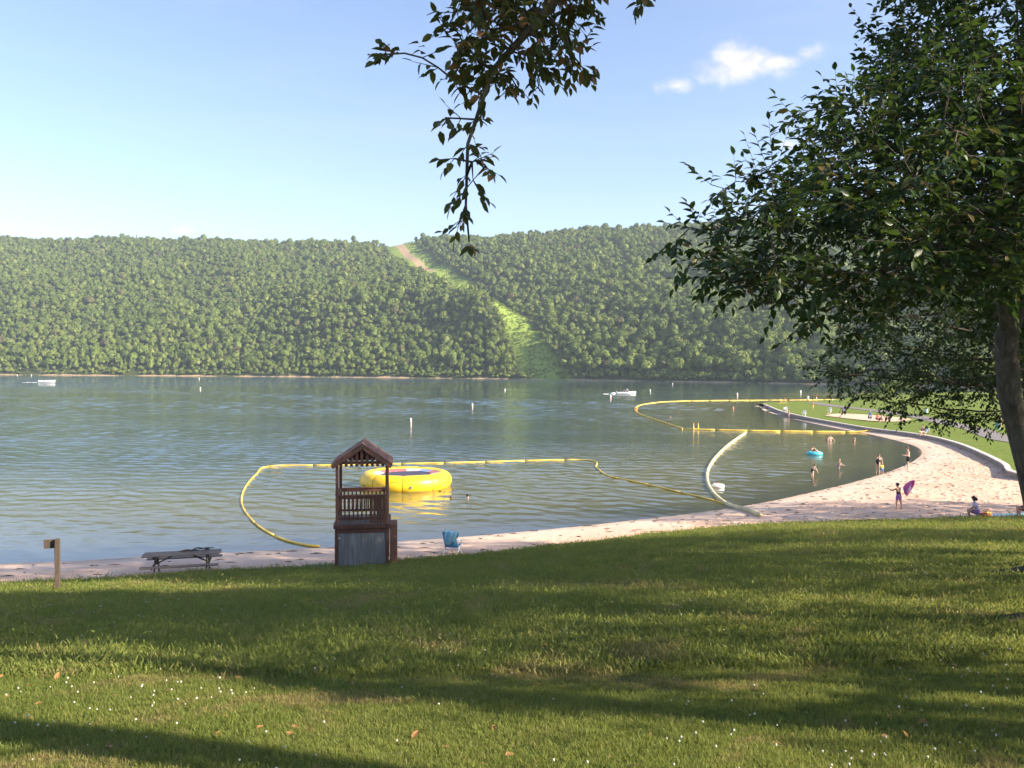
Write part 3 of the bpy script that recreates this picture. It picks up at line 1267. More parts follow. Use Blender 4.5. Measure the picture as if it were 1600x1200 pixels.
# weeds in the cleared strip so it is not a smooth sheet
u = rg.uniform(0, 1, 2600)
s = rg.uniform(-1, 1, 2600) * half_width(u)
dd = (CUT1 - CUT0)
Lc = np.hypot(*dd)
x = CUT0[0] + dd[0] * u + (s + bulge(u)) * dd[1] / Lc
y = CUT0[1] + dd[1] * u - (s + bulge(u)) * dd[0] / Lc
pxc = np.interp(x / y, TAN, PXS)
vv = y - np.interp(pxc, PXS, SHY)
_, _, z = hill(pxc, vv)
okk = (vv > 1) & ~((s < 6) & (u > .6))
x, y, z = x[okk], y[okk], z[okk]
n = len(x)
M['weed'] = mat_leaf('strip_weed', (.16, .22, .04), (.21, .28, .055), (.27, .32, .08), (.15, .24, .04), .8, .2)
wk = []
for k in range(2):
    v, f = leafy_crown(60 + k, 1.6, 3.0, 5, 60, .35)
    o = pydata('weed', v, f, M['weed'])
    wk.append(o)
sc = rg.uniform(.5, 1.3, n)
instances('strip_weeds', np.stack([x, y, z - .5], 1), np.stack([0 * x, 0 * x, rg.uniform(0, 6.28, n)], 1), np.stack([sc, sc, sc * .8], 1), rg.integers(0, 2, n), wk,
          'bright weeds and scrub in the cleared strip up the ridge')

# haze
mh = bpy.data.materials.new('haze')
mh.use_nodes = True
th = mh.node_tree
th.nodes.remove(th.nodes['Principled BSDF'])
pv = th.nodes.new('ShaderNodeVolumePrincipled')
pv.inputs['Color'].default_value = (.74, .86, 1.0, 1)
pv.inputs['Density'].default_value = .00016
pv.inputs['Anisotropy'].default_value = .3
th.links.new(pv.outputs[0], th.nodes['Material Output'].inputs['Volume'])
mb = MB().box((0, 1250, 150), (6400, 3300, 320))
hz_o = mb.build('haze', mh)
tag(hz_o, 'thin blue summer haze over the lake and ridge', kind='stuff')

# ================================================================== NEAR TREES
def in_ellipsoids(E, n, rg, shell=.35):
    """points in a union of ellipsoids (cx,cy,cz,rx,ry,rz), thicker towards the skin"""
    vol = np.array([e[3] * e[4] * e[5] for e in E])
    k = rg.choice(len(E), n, p=vol / vol.sum())
    d = rg.normal(size=(n, 3))
    d /= np.linalg.norm(d, axis=1)[:, None]
    r = (shell + (1 - shell) * rg.random(n)) ** (1 / 1.6)
    E = np.array(E, float)
    return E[k, :3] + d * r[:, None] * E[k, 3:]


def grow(trunk, attract, step=.28, infl=2.6, kill=.5, iters=160, seed=0, up=.05):
    """space colonisation: trunk is a list of (index of parent, xyz)"""
    rg = np.random.default_rng(seed)
    P = [np.array(p, float) for _, p in trunk]
    par = [i for i, _ in trunk]
    A = np.array(attract)
    alive = np.ones(len(A), bool)
    nearest = np.full(len(A), -1)
    nd = np.full(len(A), 1e9)
    done = 0
    for _ in range(iters):
        new = np.array(P[done:])
        D = np.linalg.norm(A[:, None] - new[None], axis=2)
        j = D.argmin(1)
        m = D[np.arange(len(A)), j]
        better = m < nd
        nearest[better] = j[better] + done
        nd[better] = m[better]
        done = len(P)
        alive &= nd > kill
        act = alive & (nd < infl)
        if not act.any():
            if not alive.any():
                break
            infl *= 1.5
            if infl > 30:
                break
            act = alive & (nd < infl)
            if not act.any():
                continue
        PP = np.array(P)
        dirs = A[act] - PP[nearest[act]]
        dirs /= np.linalg.norm(dirs, axis=1)[:, None]
        acc = np.zeros((len(P), 3))
        np.add.at(acc, nearest[act], dirs)
        ids = np.unique(nearest[act])
        added = 0
        for q in ids:
            d = acc[q] + rg.normal(size=3) * .25 + np.array((0, 0, up))
            d /= np.linalg.norm(d) + 1e-9
            npnt = PP[q] + d * step
            P.append(npnt)
            par.append(int(q))
            added += 1
        if len(P) > 9000 or added == 0:
            break
    return np.array(P), np.array(par)


def wood_mesh(P, par, tip=.006, power=2.3, rmax=None, trunk_r=None):
    n = len(P)
    r = np.zeros(n)
    acc = np.zeros(n)
    order = range(n - 1, -1, -1)
    for i_ in order:
        acc[i_] = max(acc[i_], 0)
        r[i_] = max(tip, acc[i_] ** (1 / power)) if acc[i_] > 0 else tip
        if par[i_] >= 0:
            acc[par[i_]] += r[i_] ** power
    if rmax:
        k = rmax / r[0]
        r = np.maximum(tip, r * (r / r[0]) ** .0 * (k if k < 1 else 1))
        if k > 1:
            r = r * (1 + (k - 1) * (r / r[0]) ** .8)
    return r


def branch_tubes(P, par, r, minr=0.0):
    ch = [[] for _ in P]
    for i_, p_ in enumerate(par):
        if p_ >= 0:
            ch[p_].append(i_)
    mb = MB()
    stack = [(0, None)]
    while stack:
        s, frm = stack.pop()
        path = [] if frm is None else [frm]
        k = s
        while True:
            path.append(k)
            c = ch[k]
            if not c:
                break
            c = sorted(c, key=lambda q: -r[q])
            for o in c[1:]:
                if r[o] >= minr:
                    stack.append((o, k))
            k = c[0]
        if len(path) < 2:
            continue
        rr = [r[q] for q in path]
        if frm is not None:
            rr[0] = min(rr[0], rr[1] * 1.25)
        n = 10 if rr[0] > .06 else (6 if rr[0] > .02 else 4)
        mb.tube([Vector(P[q]) for q in path], rr, n, cap=True)
    return mb


def leaf_shape(kind='ovate'):
    """unit leaf along +Y, folded on its midrib and drooping at the tip; 10 triangles"""
    ys = [0, .28, .65, 1.0]
    ws = [.03, .235, .20, .0]
    v, f = [], []
    for y, w in zip(ys, ws):
        zc = -.16 * y * y
        v += [(-w, y, zc + w * .35), (0, y, zc), (w, y, zc + w * .35)]
    for k in range(3):
        a = k * 3
        f += [(a, a + 1, a + 4, a + 3), (a + 1, a + 2, a + 5, a + 4)]
    return np.array(v), np.array(f)


LEAF_V, LEAF_F = leaf_shape()
QUAD_V = np.array([(-.28, .0, .05), (.28, .0, .05), (.30, .9, -.05), (-.30, .9, -.05)], float)
QUAD_F = np.array([(0, 1, 2, 3)])
DIA_V = np.array([(0, 0, 0), (.26, .5, .06), (0, 1, -.10), (-.26, .5, .06)], float)
DIA_F = np.array([(0, 1, 2), (0, 2, 3)])


def leaf_frames(P, par, r, rg, thin, per_shoot, shoot_len, up_bias, n_shoot=1.0, droop=.35, size=(.08, .12)):
    """positions, matrices of leaves on short shoots at thin nodes; also returns the shoot lines"""
    ids = np.where((r <= thin) & (par >= 0))[0]
    C, Y, N, S, shoots = [], [], [], [], []
    for q in ids:
        k = int(n_shoot) + (rg.random() < n_shoot - int(n_shoot))
        d0 = P[q] - P[par[q]]
        d0 = d0 / (np.linalg.norm(d0) + 1e-9)
        for _ in range(k):
            d = d0 * .7 + rg.normal(size=3) * .65 + np.array((0, 0, up_bias))
            d /= np.linalg.norm(d)
            L = shoot_len * rg.uniform(.5, 1.25)
            m = max(3, int(per_shoot * rg.uniform(.7, 1.2) * L / shoot_len))
            side = np.cross(d, (0, 0, 1.0))
            side /= np.linalg.norm(side) + 1e-9
            upv = np.cross(side, d)
            shoots.append((P[q], P[q] + d * L))
            for i_ in range(m):
                t = (i_ + 1) / m
                sgn = 1 if i_ % 2 else -1
                c = P[q] + d * L * t
                y = side * sgn * rg.uniform(.5, 1.0) + d * rg.uniform(.3, .9) + upv * rg.uniform(-.2, .3) - np.array((0, 0, droop)) + rg.normal(size=3) * .18
                if i_ == m - 1:
                    y = d + rg.normal(size=3) * .2
                y /= np.linalg.norm(y)
                nrm = np.array((0, 0, 1.0)) + rg.normal(size=3) * .45
                C.append(c)
                Y.append(y)
                N.append(nrm)
                S.append(rg.uniform(*size) * (1 - .25 * t))
    C, Y, N, S = map(np.array, (C, Y, N, S))
    X = np.cross(Y, N)
    X /= np.linalg.norm(X, axis=1)[:, None]
    Zv = np.cross(X, Y)
    return C, np.stack([X, Y, Zv], 2), S, shoots


def leaf_mesh(name, C, Mx, S, LV, LF, rg):
    n = len(C)
    V = C[:, None, :] + np.einsum('nij,kj->nki', Mx, LV) * S[:, None, None]
    k = len(LV)
    F = (LF[None] + (np.arange(n) * k)[:, None, None]).reshape(-1, LF.shape[1])
    me = fast_mesh(name, V.reshape(-1, 3), F)
    set_attr(me, 'shade', np.repeat(rg.random(n), k))
    return me


M['cherry'] = mat_leaf('cherry_leaf', (.020, .042, .012), (.032, .062, .016), (.055, .095, .022), (.09, .15, .02), .42, .30, per_inst=False, spot=(.14, .10, .03))
M['apple'] = mat_leaf('crab_leaf', (.040, .052, .014), (.058, .074, .018), (.10, .105, .03), (.16, .17, .03), .5, .30, per_inst=False, spot=(.24, .12, .05))
M['maple'] = mat_leaf('maple_leaf', (.028, .052, .014), (.044, .076, .02), (.07, .11, .03), (.10, .16, .03), .5, .32, per_inst=False)
LEAF_ME = {}


def near_tree(name, label, trunk, ell, n_att, seed, leafmat, size, per_shoot=9, shoot_len=.4, thin=.012, n_shoot=1.0, up_bias=.25, n_parts=0,
              LV=LEAF_V, LF=LEAF_F, step=.28, kill=.45, infl=2.4, rmax=.2, droop=.35, extra_att=None, group=None, roots=True, cull=None):
    rg = np.random.default_rng(seed)
    base = Vector(trunk[0][1])
    root = empty(name, base)
    tag(root, label, 'tree', group)
    b = np.array(base[:])
    A = in_ellipsoids(ell, n_att, rg)
    if extra_att is not None:
        A = np.concatenate([A, np.array(extra_att)])
    if cull is not None:
        A = A[~cull(A)]
    P, par = grow(trunk, A, step, infl, kill, seed=seed)
    if cull is not None:                  # leave out growth that strayed
        pass
    r = wood_mesh(P, par, .005, 2.25, rmax)
    mb = branch_tubes(P - b, par, r)
    if roots:                             # root flare
        for k in range(7):
            an = k * .9 + seed
            dx, dy = math.cos(an), math.sin(an)
            L = rg.uniform(.8, 1.6) * (1 + .9 * max(0, -dx))
            pts, rad = [], []
            for t in np.linspace(0, 1, 7):
                x, y = dx * (rmax * .4 + L * t), dy * (rmax * .4 + L * t)
                x += .12 * math.sin(t * 5 + k)
                gz = float(lawn_z(b[0] + x, b[1] + y)) - b[2]
                pts.append((x, y, gz + rmax * .9 * (1 - t) ** 3 - .02 * t + .01))
                rad.append(rmax * (.45 * (1 - t) ** 1.3 + .10))
            mb.tube(pts, rad, 8)
    C, Mx, S, shoots = leaf_frames(P, par, r, rg, thin, per_shoot, shoot_len, up_bias, n_shoot, droop, size)
    if cull is not None:
        ok = ~cull(C)
        C, Mx, S = C[ok], Mx[ok], S[ok]
        shoots = [s for s in shoots if not cull(np.array([s[1]]))[0]]
    for a_, c_ in shoots:
        mb.tube([Vector(a_ - b), Vector(c_ - b)], [.0035, .0015], 3, cap=False)
    mb.build('trunk', M['bark'], root, smooth=True)
    n = len(C)
    # leaves that show largest are parts of their own
    if n_parts:
        dcam = np.linalg.norm(C - np.array(EYE[:]), axis=1)
        dv = np.array([CAM_ROT.transposed() @ Vector(c - np.array(EYE[:])) for c in C])
        vis = (dv[:, 2] < -.5) & (np.abs(dv[:, 0] / dv[:, 2]) < .66) & (np.abs(dv[:, 1] / dv[:, 2]) < .5)
        score = np.where(vis, S / dcam, 0)
        pick = np.argsort(-score)[:n_parts]
        if leafmat not in LEAF_ME:
            lst = []
            for q in range(5):
                me = fast_mesh('leaf', LV, LF)
                set_attr(me, 'shade', np.full(len(LV), q / 4.0))
                me.materials.append(M[leafmat])
                me.polygons.foreach_set('use_smooth', [True] * len(me.polygons))
                lst.append(me)
            LEAF_ME[leafmat] = lst
        for q in pick:
            o = bpy.data.objects.new('leaf', LEAF_ME[leafmat][int(rg.integers(0, 5))])
            COL.objects.link(o)
            o.parent = root
            mw = Matrix([[*Mx[q][k_], 0] for k_ in range(3)] + [[0, 0, 0, 1]])
            mw = Matrix.Translation(Vector(C[q] - b)) @ mw @ Matrix.Scale(float(S[q]), 4)
            o.matrix_local = mw
        keepm = np.ones(n, bool)
        keepm[pick] = False
        C, Mx, S = C[keepm], Mx[keepm], S[keepm]
    me = leaf_mesh('crown', C - b, Mx, S, LV, LF, rg)
    o = link_mesh('crown', me, M[leafmat], root, smooth=True)
    o['kind'] = 'stuff'
    print('TREE', name, 'nodes', len(P), 'leaves', n)
    return root


def trunk_line(pts):
    """chain of trunk nodes through the points, about .3 m apart"""
    out = []
    for p0, p1 in zip(pts[:-1], pts[1:]):
        p0, p1 = Vector(p0), Vector(p1)
        m = max(1, int((p1 - p0).length / .3))
        for k in range(m):
            out.append(p0 + (p1 - p0) * k / m)
    out.append(Vector(pts[-1]))
    return [(i_ - 1, tuple(p)) for i_, p in enumerate(out)]


# --- the cherry on the right: leaning trunk, low crown reaching over the lawn
bx, by = 7.55, 10.9
bz = float(lawn_z(bx, by)) - .1
tr = trunk_line([(bx, by, bz), (7.25, 10.8, 5.6), (6.95, 10.7, 6.7), (6.62, 10.6, 7.7), (6.5, 10.5, 8.5)])
k0 = len(tr) - 1
for pts in ([(6.15, 10.1, 9.3), (5.2, 9.3, 9.7)], [(6.6, 10.4, 9.6), (6.5, 10.2, 10.8)], [(7.3, 10.9, 9.5), (8.1, 11.2, 10.6)]):
    prev = k0
    p0 = Vector((6.5, 10.5, 8.5))
    for p in pts:
        m = 4
        for q in range(1, m + 1):
            tr.append((prev, tuple(p0 + (Vector(p) - p0) * q / m)))
            prev = len(tr) - 1
        p0 = Vector(p)
near_tree('cherry_tree', 'dark leafy tree with a leaning grey trunk spreading low over the grassy bank', tr,
          [(4.3, 8.7, 9.55, 2.2, 2.0, 1.0), (3.0, 8.0, 9.35, 1.55, 1.3, .85), (3.5, 8.2, 8.75, 1.1, 1.0, .5), (5.6, 9.6, 10.6, 2.0, 2.0, 1.5), (7.6, 10.4, 12.2, 3.0, 2.8, 2.9), (8.8, 11.2, 10.2, 2.7, 2.6, 2.2), (4.0, 8.4, 10.4, 1.3, 1.3, .8)],
          5200, 5, 'cherry', (.11, .15), per_shoot=9, shoot_len=.42, n_shoot=2.7, up_bias=.22, n_parts=300, kill=.27, step=.18, infl=1.6, rmax=.14)

# --- tree behind it, its low branches hanging over the view of the beach
bx, by = 12.0, 17.2
bz = float(lawn_z(bx, by)) - .1
near_tree('beech_tree', 'shaded tree with low drooping branches behind the leaning trunk', trunk_line([(bx, by, bz), (11.9, 17.1, 5), (11.7, 17.0, 7.2), (11.6, 17, 9.0)]),
          [(9.0, 16.2, 8.4, 2.7, 2.0, 1.1), (7.6, 15.8, 8.0, 1.7, 1.4, .7), (11.2, 16.6, 8.6, 3.0, 2.6, 1.8), (11.8, 17.0, 11.4, 3.4, 3.2, 2.6), (9.6, 16.3, 7.5, 2.4, 1.7, .75), (8.6, 16.0, 9.2, 2.4, 1.6, .8)],
          4600, 11, 'maple', (.10, .14), per_shoot=9, shoot_len=.42, n_shoot=2.6, up_bias=-.05, kill=.31, step=.22, infl=2.2, rmax=.24, LV=DIA_V, LF=DIA_F, droop=.5)

# --- tree beside the viewer whose branch hangs into the view
bx, by = 6.2, 1.6
bz = float(lawn_z(bx, by)) - .1
tr = trunk_line([(bx, by, bz), (6.1, 1.65, 7.6), (5.9, 1.8, 8.9), (5.4, 2.2, 10.0)])
limb = [(4.2, 2.9, 11.0), (2.6, 3.7, 11.45), (1.3, 4.3, 11.2), (.55, 4.55, 10.55), (.18, 4.6, 10.05), (-.12, 4.6, 9.72), (-.26, 4.6, 9.3), (-.27, 4.6, 8.95), (-.25, 4.6, 8.74)]
prev, p0 = len(tr) - 1, Vector(tr[-1][1])
for p in limb:
    m = max(1, int((Vector(p) - p0).length / .14))
    for q in range(1, m + 1):
        tr.append((prev, tuple(p0 + (Vector(p) - p0) * q / m)))
        prev = len(tr) - 1
    p0 = Vector(p)


def _in_view_clear(A):
    """nothing of this tree grows where the photograph shows open sky"""
    d = A - np.array(EYE[:])
    u = 800 + FPX * d[:, 0] / np.maximum(d[:, 1], .1)
    w = 579 - FPX * d[:, 2] / np.maximum(d[:, 1], .1)
    infr = (d[:, 1] > .3) & (w > -25) & (u > -60) & (u < 1660)
    okr = ((u > 672) & (u < 945) & (w < 112)) | ((u > 578) & (u < 700) & (w > 70) & (w < 130)) | ((u > 684) & (u < 800) & (w < 392)) | ((u > 790) & (u < 925) & (w < 165)) | ((u > 985) & (u < 1065) & (w < 34)) | (u > 1400) & (w < 40)
    return infr & ~okr


ea = []
rg = np.random.default_rng(3)


def _line(a, b, n, s):
    a, b = np.array(a), np.array(b)
    for t in np.linspace(0, 1, n):
        ea.append(a + (b - a) * t + rg.normal(size=3) * s)


_line((.5, 4.6, 10.45), (-.30, 4.5, 9.9), 16, .06)     # mass at the top
_line((.4, 4.6, 10.2), (-.15, 4.6, 10.05), 16, .10)
_line((.2, 4.5, 9.95), (.45, 4.6, 9.72), 10, .05)
_line((-.2, 4.5, 9.95), (-.78, 4.45, 9.74), 20, .02)    # long twig to the left
_line((-.25, 4.6, 9.75), (-.36, 4.55, 9.5), 8, .05)
_line((-.28, 4.6, 9.25), (-.42, 4.55, 9.18), 5, .02)
_line((-.25, 4.6, 9.1), (-.12, 4.6, 9.12), 4, .02)
_line((-.25, 4.6, 8.9), (-.36, 4.55, 8.85), 4, .02)
for _ in range(330):
    zz = rg.uniform(9.72, 10.75)
    f_ = (zz - 9.72) / 1.03
    ea.append(np.array((rg.uniform(-.30 - .14 * f_, .12 + .42 * min(1, f_ * 2)), rg.uniform(4.2, 5.1), zz)))
_line((1.0, 4.4, 10.9), (.86, 4.6, 10.12), 9, .03)
near_tree('crabapple_tree', 'crabapple tree whose drooping leafy branch hangs into the open sky', tr,
          [(5.2, .6, 12.4, 3.0, 2.6, 1.8), (2.4, 3.4, 11.9, 2.2, 1.4, .7), (.6, 4.4, 10.75, .9, .6, .5)], 260, 23, 'apple', (.065, .105), per_shoot=6, shoot_len=.17, thin=.022, n_shoot=2.4,
          up_bias=-.15, n_parts=300, kill=.12, step=.10, infl=1.6, rmax=.08, extra_att=ea, droop=.45, cull=_in_view_clear)

# --- park trees standing to the right of the view; their shadows dapple the bank and the beach
park = [((17.2, 7.0), 14.0, 3.9, .68), ((10.5, .4), 14.5, 3.2, .80), ((20.2, 18.9), 18.0, 4.8, .68), ((23.8, 22.6), 16.0, 4.3, .68), ((33.0, 21.5), 13.0, 4.3, .68), ((14.0, 1.6), 17.5, 3.6, .80),
        ((35.0, 33.6), 15.0, 4.6, .68), ((25.0, 10.0), 14.0, 4.2, .68), ((41.0, 35.0), 14.5, 4.6, .68), ((26.5, 16.0), 17.5, 4.6, .68), ((16.9, 16.6), 20.0, 4.1, .74), ((13.6, 3.4), 8.6, 2.7, .66)]
words = ['beside the leaning tree', 'with a high bare trunk beside the crabapple', 'whose shade reaches the picnic table', 'whose shade reaches the lifeguard tower', 'in the middle of the park row', 'with a very high crown beyond the crabapple',
         'at the lawn edge above the wide beach', 'set back in the middle row', 'at the end of the row by the beach wall', 'second tallest of the middle row', 'tallest of all, behind the drooping tree', 'smallest of the row, next to the high-crowned one']
for k, ((bx, by), h, w, cz) in enumerate(park):
    bz = max(float(lawn_z(bx, by)), float(sand_z(bx, by))) - .1
    tr = trunk_line([(bx, by, bz), (bx + .1, by, bz + h * .3), (bx - .2, by + .1, bz + h * (cz - .2))])
    if k in (1, 5):             # a long side limb
        j0 = int(len(tr) * (.52 if k == 1 else .7))
        prev, p0 = j0, Vector(tr[j0][1])
        for off in (((-.5, -.35, .9), (-1.2, -1.2, 1.1), (-2.0, -2.0, 1.6), (-2.6, -2.4, 3.0)) if k == 1 else ((-.3, .9, .8), (-.2, 2.2, 1.3), (-.4, 3.4, 2.4), (-.6, 3.8, 4.0))):
            p1_ = Vector(tr[j0][1]) + Vector(off)
            for q in range(1, 5):
                tr.append((prev, tuple(p0 + (p1_ - p0) * q / 4)))
                prev = len(tr) - 1
            p0 = p1_
    near_tree('park_tree', 'tall broad park tree ' + words[k], tr,
              [(bx, by, bz + h * cz, w * .9, w * .9, h * (.98 - cz)), (bx - w * .35, by + .6, bz + h * (cz - .13) , w * .7, w * .6, h * (.9 - cz) * .9), (bx + w * .3, by - w * .4, bz + h * (cz - .08), w * .7, w * .6, h * (.9 - cz))],
              900, 40 + k, 'maple', (.24, .36), per_shoot=8, shoot_len=.9, thin=.03, n_shoot=2.6 if k in (2, 3, 10) else 1.8, kill=.58, step=.42, infl=3.5, rmax=.26, LV=DIA_V, LF=DIA_F, group='park trees right of the bank', roots=False)

# ------------------------------------------------------------------ grass blades and clover on the bank
def tuft(seed, blades, h, spread, wid):
    rg = np.random.default_rng(seed)
    v, f = [], []
    for _ in range(blades):
        x, y = rg.normal(size=2) * spread
        an = rg.uniform(0, 6.28)
        L = h * rg.uniform(.55, 1.25)
        lean = rg.uniform(.15, .85)
        dx, dy = math.cos(an), math.sin(an)
        sx, sy = -dy * wid * rg.uniform(.7, 1.3), dx * wid
        o = len(v)
        for t, wf in ((0, 1), (.55, .8)):
            ox, oy, oz = x + dx * L * lean * t * t, y + dy * L * lean * t * t, L * (t - .3 * lean * t * t)
            v += [(ox - sx * wf, oy - sy * wf, oz), (ox + sx * wf, oy + sy * wf, oz)]
        v.append((x + dx * L * lean, y + dy * L * lean, L * (1 - .3 * lean)))
        f += [(o, o + 1, o + 3, o + 2), (o + 2, o + 3, o + 4)]
    return pydata('tuft', v, f, M['grass'])


rg = np.random.default_rng(77)


def scatter_on_lawn(n, y0, y1, pw, margin=1.1):
    t = rg.random(n) ** pw
    y = y0 + (y1 - y0) * t
    x = (rg.random(n) * 2 - 1) * (y * .66 * margin + .8)
    ey = np.interp(x, EDGE_X, EDGE_Y)
    ok = y < ey - .02
    x, y = x[ok], y[ok]
    return x, y, lawn_z(x, y)


def lay(name, x, y, z, scale, kinds, label, tilt=.25):
    n = len(x)
    s = scale * rg.uniform(.7, 1.3, n)
    instances(name, np.stack([x, y, z - .004], 1), np.stack([rg.normal(size=n) * tilt, rg.normal(size=n) * tilt, rg.uniform(0, 6.28, n)], 1), np.stack([s, s, s], 1), rg.integers(0, len(kinds), n), kinds, label)


x, y, z = scatter_on_lawn(62000, 2.2, 11, 1.0)
lay('near_grass', x, y, z, 1.0, [tuft(k, 15, .042, .030, .0022) for k in range(5)], 'short mown grass blades on the near bank')
x, y, z = scatter_on_lawn(90000, 8.5, 40, 1.25)
lay('bank_grass', x, y, z, 1.0 + .02 * y, [tuft(20 + k, 16, .055, .075, .006) for k in range(5)], 'short mown grass blades on the lower bank')
# longer grass left at the lawn edge
ex = rg.uniform(-26, 34, 5200)
ey = np.interp(ex, EDGE_X, EDGE_Y) + rg.normal(size=5200) * .10 - .02
lay('edge_grass', ex, ey, np.maximum(sand_z(ex, ey), lawn_z(ex, np.minimum(ey, np.interp(ex, EDGE_X, EDGE_Y))) - .05), 1.0, [tuft(30 + k, 14, .085, .06, .006) for k in range(3)], 'longer grass along the edge of the bank')

# white clover heads
M['clover'] = plain('clover_flower', (.46, .44, .38), .8, .2, 40)
M['clover_stem'] = plain('clover_stem', (.09, .14, .03), .8, .2, 40)


def clover():
    v, f = ICO1
    v = v * np.array((.0085, .0085, .009)) + np.array((0, 0, .062))
    o = pydata('clover_head', v, f, M['clover'])
    mb = MB().tube([(0, 0, 0), (.004, 0, .03), (0, 0, .058)], .0012, 3)
    me = o.data
    bm = bmesh.new()
    bm.from_mesh(me)
    n0 = len(bm.faces)
    vs_ = [bm.verts.new(p) for p in mb.v]
    for q in mb.f:
        try:
            ff = bm.faces.new([vs_[i_] for i_ in q])
            ff.material_index = 1
        except ValueError:
            pass
    bm.to_mesh(me)
    bm.free()
    me.materials.append(M['clover_stem'])
    return o


x, y, z = scatter_on_lawn(3200, 2.4, 19, 1.0)
pn = np.sin(x * 1.1 + 2) * np.sin(y * .8 + x * .3) + .5 * np.sin(x * 2.7 - y * 1.3)
ok = rg.random(len(x)) < np.clip(.12 + .55 * pn, .03, 1)
lay('clover_flowers', x[ok], y[ok], z[ok], .8 + .03 * y[ok], [clover()], 'small white clover flowers dotted through the grass', .12)

# a few fallen leaves
M['dead_leaf'] = plain('dead_leaf', (.26, .13, .05), .8, .35, 30)
x, y, z = scatter_on_lawn(420, 2.4, 16, .9)
lf = pydata('fallen_leaf', LEAF_V * .075, LEAF_F, M['dead_leaf'])
lay('fallen_leaves', x, y, z + .022, 1.0, [lf], 'dry brown leaves scattered over the grass', .35)

# ================================================================== THINGS ON THE BEACH AND THE WATER
M['brown'] = wood('stained_timber', ((.080, .038, .025), (.165, .076, .050), (.26, .138, .094)))
M['brown2'] = wood('red_timber', ((.15, .068, .046), (.24, .115, .078), (.35, .19, .135)))
M['greywood'] = wood('weathered_ply', ((.13, .125, .115), (.24, .23, .22), (.36, .35, .335)), (2.2, 2.2, .18))
M['oldwood'] = wood('weathered_plank', ((.15, .11, .08), (.25, .19, .145), (.36, .29, .23)), (.3, 3, 3))
M['postwood'] = wood('post_timber', ((.05, .036, .027), (.09, .066, .05), (.14, .105, .08)))
M['yellow_pvc'] = plain('yellow_vinyl', (.80, .50, .018), .38, .07, 2, spec=.5)
M['yellow_boom'] = plain('boom_yellow', (.60, .42, .075), .65, .3, .8)
M['white_boom'] = plain('boom_faded', (.55, .47, .27), .7, .25, 1.2)
M['rope'] = plain('rope', (.30, .20, .10), .9, .3, 10)
M['mat'] = plain('bounce_mat', (.045, .05, .085), .8, .25, 3)
M['pad_red'] = plain('pad_red', (.40, .13, .14), .6, .15, 3)
M['pad_blue'] = plain('pad_blue', (.20, .27, .45), .6, .15, 3)
M['pad_white'] = plain('pad_white', (.50, .46, .48), .6, .1, 3)
M['seam'] = plain('seam', (.10, .065, .01), .7, .2, 3)
M['logo'] = plain('logo_grey', (.11, .11, .13), .6, .1, 3)
M['print'] = plain('faint_print', (.55, .36, .02), .5, .1, 3)
M['white'] = plain('white_paint', (.80, .79, .77), .35, .05, 3, spec=.5)
M['orange'] = plain('orange_paint', (.72, .20, .04), .5, .12, 3)
M['steel'] = plain('bright_tube', (.60, .60, .60), .35, .1, 6, .7)
M['whiteframe'] = plain('white_frame', (.72, .72, .70), .4, .08, 6)
M['blue_cloth'] = plain('blue_canvas', (.045, .23, .46), .8, .15, 12)
M['towel_blue'] = plain('pale_blue_terry', (.23, .50, .64), .95, .25, 7, bmp=.4)
M['glass'] = plain('tinted_glass', (.05, .07, .08), .1, .1, 3, spec=.8)
M['foam'] = plain('foam', (.75, .78, .80), .9, .15, 1)
M['teal'] = plain('teal_vinyl', (.05, .42, .52), .35, .08, 4, spec=.5)
M['barrel'] = plain('barrel_teal', (.15, .33, .31), .6, .2, 4)
M['barrel_pale'] = plain('barrel_pale', (.42, .55, .52), .6, .2, 4)
M['black'] = plain('black_plastic', (.02, .02, .022), .5, .2, 8)
M['weedbit'] = plain('dead_weed', (.10, .07, .045), .95, .3, 10)
M['pink'] = plain('pink_cloth', (.58, .13, .33), .9, .18, 6)
M['purple'] = plain('purple_cloth', (.30, .13, .34), .9, .18, 6)
M['lavender'] = plain('lavender_cloth', (.50, .42, .60), .9, .15, 6)
M['red'] = plain('red_cloth', (.55, .06, .06), .9, .15, 6)
M['yellow_cloth'] = plain('yellow_cloth', (.75, .60, .12), .9, .12, 6)
M['blue2'] = plain('blue_cloth', (.08, .20, .42), .9, .15, 6)
M['aqua_cloth'] = plain('aqua_cloth', (.45, .68, .68), .9, .2, 5)
M['maroon'] = plain('maroon_cloth', (.22, .045, .06), .9, .15, 6)
M['dark_cloth'] = plain('dark_cloth', (.018, .018, .024), .85, .2, 6)
M['white_cloth'] = plain('white_cloth', (.72, .72, .72), .9, .1, 6)


def bent(mb, v):
    return mb


